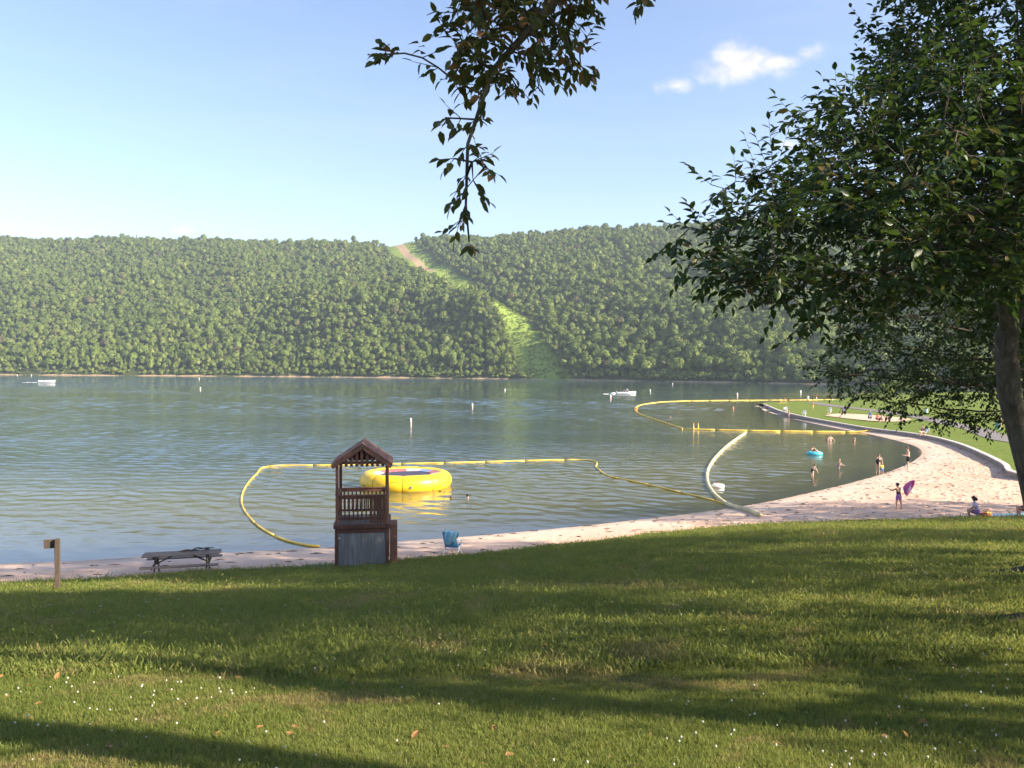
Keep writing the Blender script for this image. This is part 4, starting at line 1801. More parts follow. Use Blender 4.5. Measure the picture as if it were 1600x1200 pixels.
# ------------------------------------------------------------------ lifeguard tower
def lifeguard_tower():
    p = ground_at(565, 888, lambda x, y: lawn_z(x, np.minimum(y, np.interp(x, EDGE_X, EDGE_Y))))
    ctr = Vector((p.x, p.y, 0)) + Vector((-.13, .99, 0)) * .95
    root = empty('lifeguard_tower', (ctr.x, ctr.y, p.z - .04), R(8))
    tag(root, 'brown wooden lifeguard tower with gabled roof and grey plywood base', 'tower')
    W, D = .93, .93
    for sx in (-1, 1):
        for sy in (-1, 1):
            MB().box((sx * (W - .05), sy * (D - .05), .75), (.11, .11, 1.5)).build('base_post', M['brown'], root, bevel=.008)
            MB().box((sx * (W - .07), sy * (D - .07), 2.67), (.10, .10, 2.12)).build('post', M['brown2'] if sy < 0 else M['brown'], root, bevel=.008)
    for sx, sy, L, w in ((0, -1, 2 * W - .22, 0), (0, 1, 2 * W - .22, 0), (-1, 0, 2 * D - .22, 1), (1, 0, 2 * D - .22, 1)):
        dim = (L, .025, 1.16) if not w else (.025, L, 1.16)
        MB().box((sx * (W - .06), sy * (D - .06), .70), dim).build('panel', M['greywood'], root)
        for z_, h_ in ((.06, .12), (1.37, .16)):
            dim = (L, .06, h_) if not w else (.06, L, h_)
            MB().box((sx * (W - .045), sy * (D - .045), z_), dim).build('frame_rail', M['brown'], root, bevel=.006)
    rimz = 1.52
    for sx, sy, L, w in ((0, -1, 2 * W + .10, 0), (0, 1, 2 * W + .10, 0), (-1, 0, 2 * D - .03, 1), (1, 0, 2 * D - .03, 1)):
        dim = (L, .055, .15) if not w else (.055, L, .15)
        MB().box((sx * (W + .025), sy * (D + .025), rimz), dim).build('deck_rim', M['brown'], root, bevel=.006)
    for k in range(11):
        x = -W + .085 + k * .169
        MB().box((x, 0, 1.575), (.155, 2 * D - .02, .035)).build('deck_plank', M['oldwood'], root)
    # railings
    for side in range(4):
        m = Matrix.Rotation(side * math.pi / 2, 3, 'Z')

        def place(c, d):
            q = m @ Vector(c)
            dd = m @ Vector(d)
            return q, (abs(dd.x), abs(dd.y), abs(dd.z))
        for z_, h_ in ((2.52, .11), (1.78, .08)):
            q, dd = place((0, -W + .07, z_), (2 * W - .25, .045, h_))
            MB().box(q, dd).build('rail', M['brown2'] if z_ > 2 else M['brown'], root, bevel=.005)
        q, dd = place((0, -W + .06, 2.60), (2 * W - .24, .13, .035))
        MB().box(q, dd).build('cap_rail', M['brown2'], root, bevel=.005)
        xs_ = list(np.linspace(-W + .2, W - .2, 11))
        for k, x in enumerate(xs_):
            q, dd = place((x, -W + .028, 2.13), (.055, .028, .82))
            MB().box(q, dd).build('baluster', M['brown'], root)
    # solid boards on the right half of the front railing
    for k in range(5):
        MB().box((.32 + .112 * k, -W + .005, 2.06), (.085, .018, .86)).build('board', M['brown'], root)
    # roof
    e, zr, ze = 1.05, 4.42, 3.70
    sl_ = Vector((e, 0, ze - zr)).normalized()
    ang = math.atan2(zr - ze, e)
    Ls = math.hypot(e, zr - ze)
    for s in (-1, 1):
        for k in range(6):
            t0 = k / 6 * Ls
            c = Vector((s * math.cos(ang) * (t0 + Ls / 12), 0, zr - math.sin(ang) * (t0 + Ls / 12) + .012 * k % .02))
            MB().box(c, (Ls / 6 + .03, 2.16, .028), Euler((0, s * (ang + .05), 0))).build('roof_board', M['brown2'], root)
        for sy in (-1, 1):
            a_ = Vector((0, sy * 1.03, zr - .10))
            b_ = Vector((s * (e - .02), sy * 1.03, ze - .09))
            MB().bar(a_, b_, .06, .15).build('rafter', M['brown2'], root, bevel=.006)
    for sy in (-1, 1):
        MB().box((0, sy * .93, ze + .05), (2 * W - .02, .05, .10)).build('tie_beam', M['brown'], root, bevel=.006)
        for k in range(9):
            x = -.72 + k * .18
            top = zr - .16 - abs(x) * (zr - ze) / e
            MB().box((x, sy * .985, (top + 3.62) / 2), (.10, .022, max(.1, top - 3.62))).build('gable_slat', M['brown'], root)
    # locker on the right-hand side
    lk = MB().box((W + .17, -.35, .82), (.26, .95, 1.42)).build('locker', M['brown2'], root, bevel=.01)
    MB().box((W + .17, -.835, 1.16), (.22, .02, .64)).build('locker_door', M['brown2'], lk)
    MB().box((W + .17, -.835, .47), (.22, .02, .66)).build('locker_door', M['brown2'], lk)
    MB().box((W + .235, -.85, 1.1), (.02, .02, .09)).build('handle', M['steel'], lk)
    MB().box((-.78, -W - .012, 1.12), (.05, .015, .03)).build('latch', M['white'], root)
    return root


lifeguard_tower()


# ------------------------------------------------------------------ water trampoline
def trampoline():
    front = at(634, 769, 0)
    RM, RT, N = 2.55, .62, 9
    c = Vector((front.x, front.y, 0)) + Vector((front.x, front.y, 0)).normalized() * (RM + RT * .75)
    root = empty('water_trampoline', (c.x, c.y, 0), math.atan2(c.y, c.x) - math.pi / 2)
    tag(root, 'big yellow inflatable water trampoline floating inside its boom', 'trampoline')
    zc = .40
    off = R(20 + 6)
    for k in range(N):
        a0, a1 = off + k * 2 * math.pi / N, off + (k + 1) * 2 * math.pi / N
        rings = []
        m = 9
        for q in range(m + 1):
            t = q / m
            a_ = a0 + (a1 - a0) * t
            rt = RT * (1 - .045 * (2 * abs(t - .5)) ** 6)
            rings.append([((RM + rt * math.cos(w)) * math.cos(a_), (RM + rt * math.cos(w)) * math.sin(a_), zc + rt * math.sin(w)) for w in np.linspace(0, 2 * math.pi, 24, endpoint=False)])
        mb = MB()
        mb.loft(rings, True)
        ob = mb.build('tube_section', M['yellow_pvc'], root, smooth=True)
        # seam tape
        sr = []
        for dq in (-.006, .006):
            rt = RT * .968
            sr.append([((RM + rt * math.cos(w)) * math.cos(a0 + dq), (RM + rt * math.cos(w)) * math.sin(a0 + dq), zc + rt * math.sin(w)) for w in np.linspace(0, 2 * math.pi, 24, endpoint=False)])
        MB().loft(sr, True).build('seam', M['seam'], ob)
    MB().lathe([(0.01, zc + .36), (1.9, zc + .38)], 40, cap=False).build('bounce_mat', M['mat'], root)
    seq = ['pad_red', 'pad_blue', 'pad_white', 'pad_red', 'pad_red', 'pad_white', 'pad_blue', 'pad_red', 'pad_white', 'pad_blue', 'pad_red', 'pad_white']
    for k in range(12):
        a0, a1 = k * math.pi / 6 + .01, (k + 1) * math.pi / 6 - .01
        mb = MB()
        v = []
        for (r_, z_) in ((1.72, zc + .42), (2.22, zc + .52), (2.22, zc + .46), (1.72, zc + .36)):
            v.append([(r_ * math.cos(a), r_ * math.sin(a), z_) for a in np.linspace(a0, a1, 5)])
        mb.loft([[v[j_][i_] for j_ in range(4)] for i_ in range(5)], True, True)
        mb.build('edge_pad', M[seq[k]], root)

    def on_tube(ang, w, lift=.012):
        return Vector(((RM + (RT + lift) * math.cos(w)) * math.cos(ang), (RM + (RT + lift) * math.cos(w)) * math.sin(ang), zc + (RT + lift) * math.sin(w)))

    def mark(name, lines, ang0, w0, mat, th=.035):
        mb = MB()
        for (u0, v0), (u1, v1) in lines:
            a_, b_ = on_tube(ang0 + u0, w0 + v0), on_tube(ang0 + u1, w0 + v1)
            out = Vector((math.cos(ang0), math.sin(ang0), .15))
            mb.bar(a_, b_, th, .02, out)
        return mb.build(name, M[mat], root)
    fr = -math.pi / 2
    mark('logo', [((-.03, -.12), (-.004, .10)), ((.03, -.12), (.004, .10)), ((-.028, -.10), (.028, -.10)), ((-.018, -.03), (.018, -.03))], fr + .10, -.12, 'logo', .055)
    mark('logo', [((-.03, -.12), (0, .10)), ((.03, -.12), (0, .10)), ((-.028, -.10), (.028, -.10))], fr + .95, -.2, 'logo', .05)
    mark('logo', [((-.03, -.12), (0, .10)), ((.03, -.12), (0, .10)), ((-.028, -.10), (.028, -.10))], fr - 1.05, -.2, 'logo', .05)
    mark('print', [((-.03, .02), (-.02, -.05)), ((-.02, -.05), (-.008, .03)), ((.01, 0), (.13, 0))], fr - .28, .42, 'print', .03)
    for k in range(6):          # grab handles
        a_ = fr + (-.9, -.45, .3, .62, 1.1, -1.5)[k]
        p_ = on_tube(a_, -.05, .02)
        tg = Vector((-math.sin(a_), math.cos(a_), 0))
        MB().tube([p_ - tg * .09, p_ - tg * .06 + Vector((math.cos(a_), math.sin(a_), 0)) * .04, p_ + tg * .06 + Vector((math.cos(a_), math.sin(a_), 0)) * .04, p_ + tg * .09], .012, 5).build('grab_handle', M['black'], root)
    return root


trampoline()


# ------------------------------------------------------------------ booms
def boom(label, pts, rad, mat, seg=3.0, z0=None, kids=0):
    P = smooth_line([Vector((p.x, p.y, 0)) for p in [at(*q) for q in pts]], 10)
    # resample to segments
    d = [0]
    for a_, b_ in zip(P[:-1], P[1:]):
        d.append(d[-1] + (b_ - a_).length)
    n = max(2, int(d[-1] / seg))
    base = P[0]
    root = empty('floating_boom', (base.x, base.y, 0))
    tag(root, label, 'boom', None)

    def pos(s):
        x = np.interp(s, d, [p.x for p in P])
        y = np.interp(s, d, [p.y for p in P])
        z = max(rad * .45, float(sand_z(x, y)) + rad * .8)
        return Vector((x - base.x, y - base.y, z))
    for k in range(n):
        s0, s1 = d[-1] * k / n + .012, d[-1] * (k + 1) / n - .012
        m = 6
        pts_ = [pos(s0 + (s1 - s0) * q / m) for q in range(m + 1)]
        rr = [rad * .93] + [rad] * (m - 1) + [rad * .93]
        MB().tube(pts_, rr, 10).build('float_section', M[mat], root, smooth=True)
        if k:
            MB().tube([pos(s0 - .10), pos(s0 + .02)], rad * .4, 6).build('joint', M['rope'], root)
    return root


boom('thin yellow boom looping round the water trampoline', [(500, 855), (480, 853), (440, 843), (405, 824), (384, 802), (377, 783), (383, 762), (400, 742), (421, 729), (520, 727), (700, 723.5), (910, 719), (932, 732), (950, 744),
                                                             (1000, 755), (1080, 774), (1130, 787), (1158, 799)], .062, 'yellow_boom', 3.5)
boom('faded white boom running from the beach out to the straight yellow one', [(1188, 819), (1172, 808), (1150, 796), (1128, 784), (1112, 768), (1105, 752), (1106, 735), (1118, 715), (1140, 694), (1165, 676.5)], .125, 'white_boom', 3.0)
boom('straight yellow boom dividing the swimming bay', [(1068, 671), (1165, 673.5), (1270, 675), (1340, 675.5), (1372, 676)], .12, 'yellow_boom', 4)
boom('long yellow boom curving round the outer edge of the swimming bay', [(1066, 670.5), (1048, 664), (1020, 655), (1000, 647.5), (992, 641), (996, 635.5), (1010, 631.5), (1040, 628.2), (1090, 626.5), (1180, 625.8), (1262, 625.3), (1330, 624)], .13, 'yellow_boom', 6)
for px in (1083.5, 1091):
    p = at(px, 671.5)
    r_ = empty('marker_float', (p.x, p.y, 0))
    tag(r_, 'small upright yellow marker float on the straight boom', 'float', 'upright marker floats')
    MB().lathe([(.02, -.3), (.09, -.25), (.10, .35), (.05, .45), (.04, .85), (.01, .88)], 10).build('float_body', M['yellow_pvc'], r_, smooth=True)
    MB().tube([(0, 0, .8), (.12 if px < 1087 else 0, 0, 1.0)], .03, 6).build('staff', M['orange'], r_)
p = at(994, 641)
r_ = empty('marker_float', (p.x, p.y, 0))
tag(r_, 'orange float lashed where the outer boom bends', 'float')
MB().lathe([(.05, -.2), (.28, -.1), (.30, .3), (.16, .5), (.03, .55)], 12).build('float_body', M['orange'], r_, smooth=True)
MB().tube([(0, 0, .5), (.05, 0, .8)], .04, 6).build('ring', M['rope'], r_)


# ------------------------------------------------------------------ buoys
def buoy(px, py, h, label, band=True, group=None):
    p = at(px, py)
    root = empty('buoy', (p.x, p.y, 0))
    tag(root, label, 'buoy', group)
    r_ = h * .17
    MB().lathe([(r_ * .5, -h * .3), (r_, -h * .25), (r_, h * .72), (r_ * .85, h * .86), (r_ * .45, h * .97), (.01, h)], 12).build('float_body', M['white'], root, smooth=True)
    if band:
        MB().lathe([(r_ * 1.01, h * .10), (r_ * 1.025, h * .12), (r_ * 1.025, h * .26), (r_ * 1.01, h * .28)], 12, cap=False).build('orange_band', M['orange'], root, smooth=True)
        MB().lathe([(r_ * 1.01, h * .56), (r_ * 1.025, h * .58), (r_ * 1.025, h * .66), (r_ * 1.01, h * .68)], 12, cap=False).build('orange_band', M['orange'], root, smooth=True)
    else:
        MB().lathe([(r_ * .2, h * .97), (r_ * .3, h * 1.0), (r_ * .2, h * 1.06)], 8).build('lifting_eye', M['steel'], root)


buoy(642, 661, .75, 'white buoy with orange bands standing beyond the water trampoline')
buoy(738, 636.5, .9, 'white buoy past the banded one, between trampoline and cleared strip')
for px, py, h in ((789, 611.5, 1.0), (1016, 612.5, 1.0), (1051, 601.2, 1.1), (311, 592.8, 1.3), (27, 587.3, 1.5), (49, 587.3, 1.5)):
    buoy(px, py, h, 'small plain white buoy far out on the open lake', False, 'plain far buoys')
buoy(313, 610, 1.2, 'white and orange buoy alone out on the wide blue water')
buoy(954, 623, 1.2, 'tall white buoy floating near the stern of the passenger motorboat')
buoy(1152, 620, 1.3, 'white buoy just outside the long curved boom')
buoy(1251, 615.5, 1.3, 'white buoy off the grassy point', False)


# ------------------------------------------------------------------ motorboats
def motorboat(px, py, L, rz, label, full=True):
    p = at(px, py)
    root = empty('motorboat', (p.x, p.y, 0), rz)
    tag(root, label, 'boat')
    rings = []
    for t in np.linspace(0, 1, 13):           # t: stern to bow, along +X
        x = (t - .5) * L
        b = .17 * L * (1 - max(0, t - .45) ** 2 * 3.0) if t < .999 else .01
        b = max(.02, b)
        sheer = .11 * L + .045 * L * t ** 2
        keel = -.035 * L * (1 - t ** 4) + .05 * L * max(0, t - .75)
        rings.append([(x, -b * .98, sheer), (x, -b, sheer * .8), (x, -b * .86, .012 * L + .03 * t), (x, 0, keel), (x, b * .86, .012 * L + .03 * t), (x, b, sheer * .8), (x, b * .98, sheer)])
    MB().loft(rings, False).build('hull', M['white'], root, smooth=True)
    dk = MB()
    dr = []
    for t in np.linspace(.55, .995, 6):
        x = (t - .5) * L
        b = max(.02, .165 * L * (1 - max(0, t - .45) ** 2 * 3.0))
        z = .11 * L + .045 * L * t ** 2
        dr.append([(x, -b, z), (x, 0, z + .02 * L), (x, b, z)])
    dk.loft(dr, False)
    dk.build('foredeck', M['white'], root, smooth=True)
    MB().box((-.5 * L + .01, 0, .05 * L), (.02, .30 * L, .11 * L)).build('transom', M['white'], root)
    MB().box((-.12 * L, 0, .035 * L), (.66 * L, .28 * L, .01 * L)).build('floor', M['pad_white'], root)
    for s in (-1, 1):
        w_ = MB()
        w_.add([(.02 * L, s * .145 * L, .13 * L), (.12 * L, s * .10 * L, .135 * L), (.06 * L, s * .085 * L, .20 * L), (-.02 * L, s * .13 * L, .19 * L)], [(0, 1, 2, 3)])
        w_.build('windshield', M['glass'], root)
    MB().add([(.12 * L, -.10 * L, .135 * L), (.12 * L, .10 * L, .135 * L), (.06 * L, .085 * L, .20 * L), (.06 * L, -.085 * L, .20 * L)], [(0, 1, 2, 3)]).build('windshield', M['glass'], root)
    eng = MB().box((-.53 * L, 0, .09 * L), (.07 * L, .09 * L, .12 * L)).build('outboard_motor', M['white'], root, bevel=.03)
    MB().tube([(-.53 * L, 0, .04 * L), (-.54 * L, 0, -.05 * L)], .02 * L, 6).build('motor_leg', M['black'], eng)
    for x in (-.30, -.05):
        for s in (-1, 1):
            sq = MB().box((x * L, s * .08 * L, .075 * L), (.09 * L, .09 * L, .03 * L)).build('seat', M['pad_white'], root, bevel=.02)
            MB().box(((x - .045) * L, s * .08 * L, .115 * L), (.015 * L, .085 * L, .08 * L)).build('seat_back', M['pad_white'], sq, bevel=.02)
    if full:
        for s in (-1, 1):     # tow tower
            MB().tube([(-.05 * L, s * .15 * L, .13 * L), (.02 * L, s * .12 * L, .30 * L), (.04 * L, 0, .32 * L)], .008 * L, 6).build('tow_bar', M['steel'], root)
            MB().tube([(.12 * L, s * .14 * L, .14 * L), (.03 * L, s * .12 * L, .30 * L)], .007 * L, 6).build('tow_bar', M['steel'], root)
            MB().tube([(-.18 * L, s * .15 * L, .12 * L), (-.12 * L, s * .13 * L, .25 * L)], .006 * L, 6).build('tow_bar', M['steel'], root)
        MB().box((-.06 * L, 0, .255 * L), (.16 * L, .26 * L, .006 * L)).build('sun_top', M['maroon'], root)
    return root, p, L


def wake(p, rz, L, length, width, label):
    d = Vector((math.cos(rz), math.sin(rz), 0))
    q = Vector((-d.y, d.x, 0))
    rg_ = np.random.default_rng(int(p.y))
    mb = MB()
    for k in range(70):
        t = rg_.random() ** 1.6
        c = -d * (L * .5 + t * length) + q * rg_.normal() * width * (.3 + 1.2 * t)
        s = rg_.uniform(.06, .22) * (1 - .5 * t)
        v = ICO1[0] * np.array((s * 1.6, s, .10 + .25 * s * (1 - t))) + np.array((c.x, c.y, .02))
        mb.add([tuple(x) for x in v], [tuple(x) for x in ICO1[1]])
    o = mb.build('wake', M['foam'], None, smooth=True, loc=(p.x, p.y, 0))
    tag(o, label, kind='stuff')


BOAT, bp, BL = motorboat(979, 616, 6.4, R(-4), 'white motorboat with tow bars and people aboard on the open lake')
wake(bp, R(-4), 6.4, 5, .3, 'white foam trailing behind the motorboat with people aboard')
_, bp2, _ = motorboat(74, 597.6, 8.5, R(6), 'white speedboat throwing a short wake in front of the far shore', False)
wake(bp2, R(6), 8.5, 9, .5, 'white foam behind the distant speedboat')
q = bp + Vector((-4.6, .3, .25))
fl = empty('tow_tube', (q.x, q.y, .2))
tag(fl, 'round white tow tube floating at the stern of the motorboat', 'tow tube')
MB().lathe([(.25 + .35 + .33 * math.cos(w), .33 * math.sin(w)) for w in np.linspace(0, 2 * math.pi, 13)], 18, cap=False).build('tube_ring', M['white'], fl, smooth=True)
MB().lathe([(.01, .05), (.4, .02)], 16, cap=False).build('tube_floor', M['pad_blue'], fl)


# ------------------------------------------------------------------ picnic table, sign, chair
def picnic_table():
    a_ = ground_at(238, 899, sand_z)
    b_ = ground_at(331, 893, sand_z)
    c = (a_ + b_) / 2
    rz = math.atan2(b_.y - a_.y, b_.x - a_.x)
    root = empty('picnic_table', (c.x, c.y, float(sand_z(c.x, c.y)) - .02), rz + R(4))
    tag(root, 'weathered wooden picnic table on the shaded sand', 'table')
    L = 2.65
    for k in range(5):
        MB().box((.02 * (k % 2), -.30 + k * .15, .76), (L + .03 * (k % 3), .14, .04)).build('top_plank', M['oldwood'], root, bevel=.005)
    for s in (-1, 1):
        for k in range(2):
            MB().box((0, s * (.66 + .14 * k), .45), (L, .13, .04)).build('seat_plank', M['oldwood'], root, bevel=.005)
    for sx in (-1, 1):
        x = sx * .88
        for s in (-1, 1):
            MB().bar((x, s * .18, .74), (x, s * .62, 0), .09, .045, (1, 0, 0)).build('leg', M['postwood'], root)
        MB().box((x + .05 * sx, 0, .415), (.045, 1.5, .09)).build('seat_bearer', M['postwood'], root)
        MB().box((x + .05 * sx, 0, .70), (.045, .70, .08)).build('top_bearer', M['postwood'], root)
        MB().bar((x, 0, .42), (sx * .25, 0, .73), .06, .045).build('brace', M['postwood'], root)
    # driftwood left on the table top
    dr = empty('driftwood', (c.x, c.y, float(sand_z(c.x, c.y)) + .77), rz + .15)
    tag(dr, 'heap of dry driftwood sticks lying on the picnic table', 'driftwood')
    rg_ = np.random.default_rng(4)
    for k in range(9):
        x = .15 + rg_.uniform(-.5, .75)
        y = rg_.uniform(-.1, .22)
        an = rg_.normal() * .35
        l_ = rg_.uniform(.25, .6)
        dv = Vector((math.cos(an), math.sin(an), 0))
        MB().tube([Vector((x, y, .03 + .02 * (k % 3))) - dv * l_ / 2, Vector((x, y + .02, .05 + .02 * (k % 3))), Vector((x, y, .035 + .02 * (k % 3))) + dv * l_ / 2], [.012, .026, .010], 6).build('stick', M['postwood'], dr)


picnic_table()


def sign_post():
    p = ground_at(90, 926, lambda x, y: lawn_z(x, np.minimum(y, np.interp(x, EDGE_X, EDGE_Y))))
    root = empty('sign_post', (p.x, p.y, p.z - .05), R(20))
    tag(root, 'square wooden post with a small board at its top at the lawn edge', 'sign')
    MB().box((0, 0, .80), (.13, .13, 1.65)).build('post', M['postwood'], root, bevel=.01)
    sb = MB().box((-.16, .085, 1.47), (.40, .03, .26)).build('sign_board', M['postwood'], root, bevel=.005)
    MB().box((-.16, .105, 1.47), (.34, .006, .21)).build('sign_face', M['oldwood'], sb)


sign_post()


def beach_chair():
    p = ground_at(706, 866, sand_z)
    rz = R(-14)
    root = empty('beach_chair', (p.x, p.y, p.z), rz)
    tag(root, 'low blue canvas beach chair with white frame facing the water', 'chair')
    z0 = .30
    # local: back towards -y (to the viewer), seat towards +y (to the water)
    bt, bb = Vector((0, -.36, .98)), Vector((0, -.02, .30))
    w = .29
    mb = MB()
    rings = []
    for t in np.linspace(0, 1, 9):
        c = bb.lerp(bt, t) + Vector((0, -.05 * math.sin(math.pi * t), 0))
        rings.append([(c.x - w + .01, c.y, c.z), (c.x, c.y - .03 * math.sin(math.pi * t), c.z), (c.x + w - .01, c.y, c.z)])
    mb.loft(rings, False)
    o = mb.build('back_fabric', M['blue_cloth'], root, smooth=True)
    o.modifiers.new('thickness', 'SOLIDIFY').thickness = .012
    mb = MB()
    rings = []
    for t in np.linspace(0, 1, 7):
        c = bb.lerp(Vector((0, .48, .36)), t) - Vector((0, 0, .05 * math.sin(math.pi * t)))
        rings.append([(-w + .01, c.y, c.z), (0, c.y, c.z - .02), (w - .01, c.y, c.z)])
    mb.loft(rings, False)
    o = mb.build('seat_fabric', M['blue_cloth'], root, smooth=True)
    o.modifiers.new('thickness', 'SOLIDIFY').thickness = .012
    for s in (-1, 1):
        MB().tube([(s * w, bb.y + .02, bb.z - .02), (s * w, bt.y, bt.z), (s * (w - .06), bt.y - .02, bt.z + .04)], .014, 8).build('back_tube', M['whiteframe'], root, smooth=True)
        MB().tube([(s * w, -.10, .28), (s * w, .50, .37)], .014, 8).build('seat_tube', M['whiteframe'], root, smooth=True)
        MB().tube([(s * (w + .01), -.28, 0.0), (s * (w + .01), .28, .36)], .014, 8).build('leg', M['whiteframe'], root, smooth=True)
        MB().tube([(s * (w + .01), .40, 0.0), (s * (w + .01), -.06, .34)], .014, 8).build('leg', M['whiteframe'], root, smooth=True)
        MB().tube([(s * (w + .02), -.22, .62), (s * (w + .03), .20, .60), (s * (w + .02), .34, .38)], .014, 8).build('arm_tube', M['whiteframe'], root, smooth=True)
        MB().box((s * (w + .03), .02, .62), (.05, .30, .025)).build('armrest', M['whiteframe'], root, bevel=.006)
    MB().tube([(-w - .01, -.28, .015), (w + .01, -.28, .015)], .013, 8).build('foot_bar', M['whiteframe'], root)
    MB().tube([(-w + .06, bt.y - .02, bt.z + .04), (w - .06, bt.y - .02, bt.z + .04)], .014, 8).build('top_bar', M['whiteframe'], root)
    # towel draped over the right-hand top corner
    tw = empty('towel', (p.x, p.y, p.z), rz)
    tag(tw, 'pale blue towel draped over the back of the beach chair', 'towel')
    rings = []
    for t in np.linspace(0, 1, 14):
        # goes up the front of the back, over the bar and hangs behind
        if t < .35:
            y, z = -.27 - .06 * (t / .35), .80 + .22 * t / .35
        elif t < .45:
            y, z = -.36 - .5 * (t - .35), 1.05
        else:
            u_ = (t - .45) / .55
            y, z = -.44 - .04 * math.sin(u_ * 3), 1.03 - .50 * u_
        row = []
        for k in range(12):
            x = -.16 + .50 * k / 11 + .05 * math.sin(t * 5) * (k / 11)
            row.append((x, y - .02 * math.sin(k * 1.5 + t * 2) * (1 if t > .45 else .3), z - .05 * math.sin(k * .55) * max(0, t - .45) * 2 - .12 * (k / 11) * max(0, .9 - t) * .6))
        rings.append(row)
    o = MB().loft(rings, False).build('cloth', M['towel_blue'], tw, smooth=True)
    o.modifiers.new('thickness', 'SOLIDIFY').thickness = .012
    o2 = MB()
    o2.loft([[(q[0], q[1] - .014, q[2]) for q in row[6:8]] for row in rings], False)
    o2 = o2.build('stripe', M['white_cloth'], tw, smooth=True)
    o2.modifiers.new('thickness', 'SOLIDIFY').thickness = .008


beach_chair()


# ------------------------------------------------------------------ litter barrels
def barrel(px, py, label, mat, lid):
    p = ground_at(px, py, far_z)
    root = empty('litter_barrel', (p.x, p.y, p.z - .02), .3)
    tag(root, label, 'barrel')
    MB().lathe([(.29, 0), (.30, .02), (.30, .28), (.315, .30), (.30, .32), (.30, .58), (.315, .60), (.30, .62), (.30, .88), (.31, .9)], 18).build('drum', M[mat], root, smooth=True)
    l_ = MB().lathe([(.325, .9), (.33, .98), (.26, 1.05), (.12, 1.08), (.01, 1.085)] if lid else [(.33, .86), (.335, .93), (.30, .97), (.24, .93), (.02, .86)], 18).build('lid' if lid else 'bag_liner', M['black'], root, smooth=True)
    MB().box((0, -.29, .5), (.16, .03, .2)).build('label_plate', M['barrel_pale'], root)


barrel(1447, 646, 'pale teal litter barrel beside the footpath bend', 'barrel_pale', False)
barrel(1559, 671, 'dark lidded litter barrel beside the footpath, next to the leaning trunk', 'barrel', True)


# ------------------------------------------------------------------ inflatables
def ring_float(px, py, r0, r1, mat, name, label, cat, z=.10, squash=1.0):
    p = at(px, py)
    root = empty(name, (p.x, p.y, z))
    tag(root, label, cat)
    prof = [(r0 + r1 * math.cos(w), r1 * math.sin(w)) for w in np.linspace(0, 2 * math.pi, 15)]
    o = MB().lathe(prof, 28, cap=False).build('tube_ring', M[mat], root, smooth=True)
    o.scale = (1, squash, 1)
    f_ = MB().lathe([(.01, -r1 * .5), (r0, -r1 * .5)], 24, cap=False).build('floor', M[mat], root)
    f_.scale = (1, squash, 1)
    MB().tube([(r0 * .7, -r0 * .7 - r1 * .2, r1 * .8), (r0 * .78, -r0 * .72 - r1 * .3, r1 * 1.05)], .02, 6).build('valve', M['white'], root)
    return p


RAFT = ring_float(1273, 710.5, .58, .19, 'teal', 'inflatable_raft', 'teal inflatable raft carrying two bathers', 'raft', .11, .8)
WRING = ring_float(1122, 761, .30, .14, 'white', 'swim_ring', 'white inflatable swim ring beside the faded boom', 'swim ring', .08)


# ------------------------------------------------------------------ lawn chairs on the point
def lawn_chair(px, py, rz, mat, label, group=None):
    p = ground_at(px, py, far_z)
    root = empty('lawn_chair', (p.x, p.y, p.z), rz)
    tag(root, label, 'chair', group)
    MB().box((0, .05, .40), (.55, .50, .03)).build('seat', M[mat], root)
    MB().box((0, -.28, .72), (.55, .03, .66), Euler((-.25, 0, 0))).build('backrest', M[mat], root)
    for s in (-1, 1):
        MB().tube([(s * .28, -.25, 0), (s * .28, .28, .42)], .018, 6).build('leg', M['whiteframe'], root)
        MB().tube([(s * .28, .28, 0), (s * .28, -.22, .42)], .018, 6).build('leg', M['whiteframe'], root)
        MB().box((s * .31, .02, .62), (.05, .45, .03)).build('armrest', M['whiteframe'], root)
    return p


lawn_chair(1228, 644, 2.6, 'white_cloth', 'white folding chair on the grass just behind the wall near the point')
lawn_chair(1256, 650.5, 2.4, 'white_cloth', 'white folding chair on the grass beside the beach wall, between point and sand court')
lawn_chair(1296, 645.5, 2.2, 'white_cloth', 'white folding chair on the grass at the left end of the sand court')
lawn_chair(1318, 647, 2.5, 'lavender', 'lavender folding chair by the edge of the sand court')
lawn_chair(1359, 658, 2.7, 'blue2', 'blue folding chair standing on the sand court')


# ------------------------------------------------------------------ towels and bags
def ground_towel(px, py, sx, sy, rz, mat, fn, label, stripe=None):
    p = ground_at(px, py, fn)
    root = empty('beach_towel', (p.x, p.y, p.z), rz)
    tag(root, label, 'towel')
    c, s = math.cos(rz), math.sin(rz)
    nx, ny = 14, 7
    rg_ = np.random.default_rng(int(px))
    rows = []
    for i_ in range(nx + 1):
        row = []
        for j_ in range(ny + 1):
            x, y = (i_ / nx - .5) * sx, (j_ / ny - .5) * sy
            z = float(fn(p.x + c * x - s * y, p.y + s * x + c * y)) - p.z + .02 + .025 * abs(math.sin(i_ * 1.7 + j_ * 1.1)) + rg_.uniform(0, .012)
            row.append((x, y, z))
        rows.append(row)
    o = MB().loft(rows, False).build('cloth', M[mat], root, smooth=True)
    o.modifiers.new('thickness', 'SOLIDIFY').thickness = .012
    if stripe:
        o = MB().loft([[(q[0], q[1], q[2] + .016) for q in row[:3]] for row in rows], False).build('stripe', M[stripe], root, smooth=True)
        o.modifiers.new('thickness', 'SOLIDIFY').thickness = .008
    return p


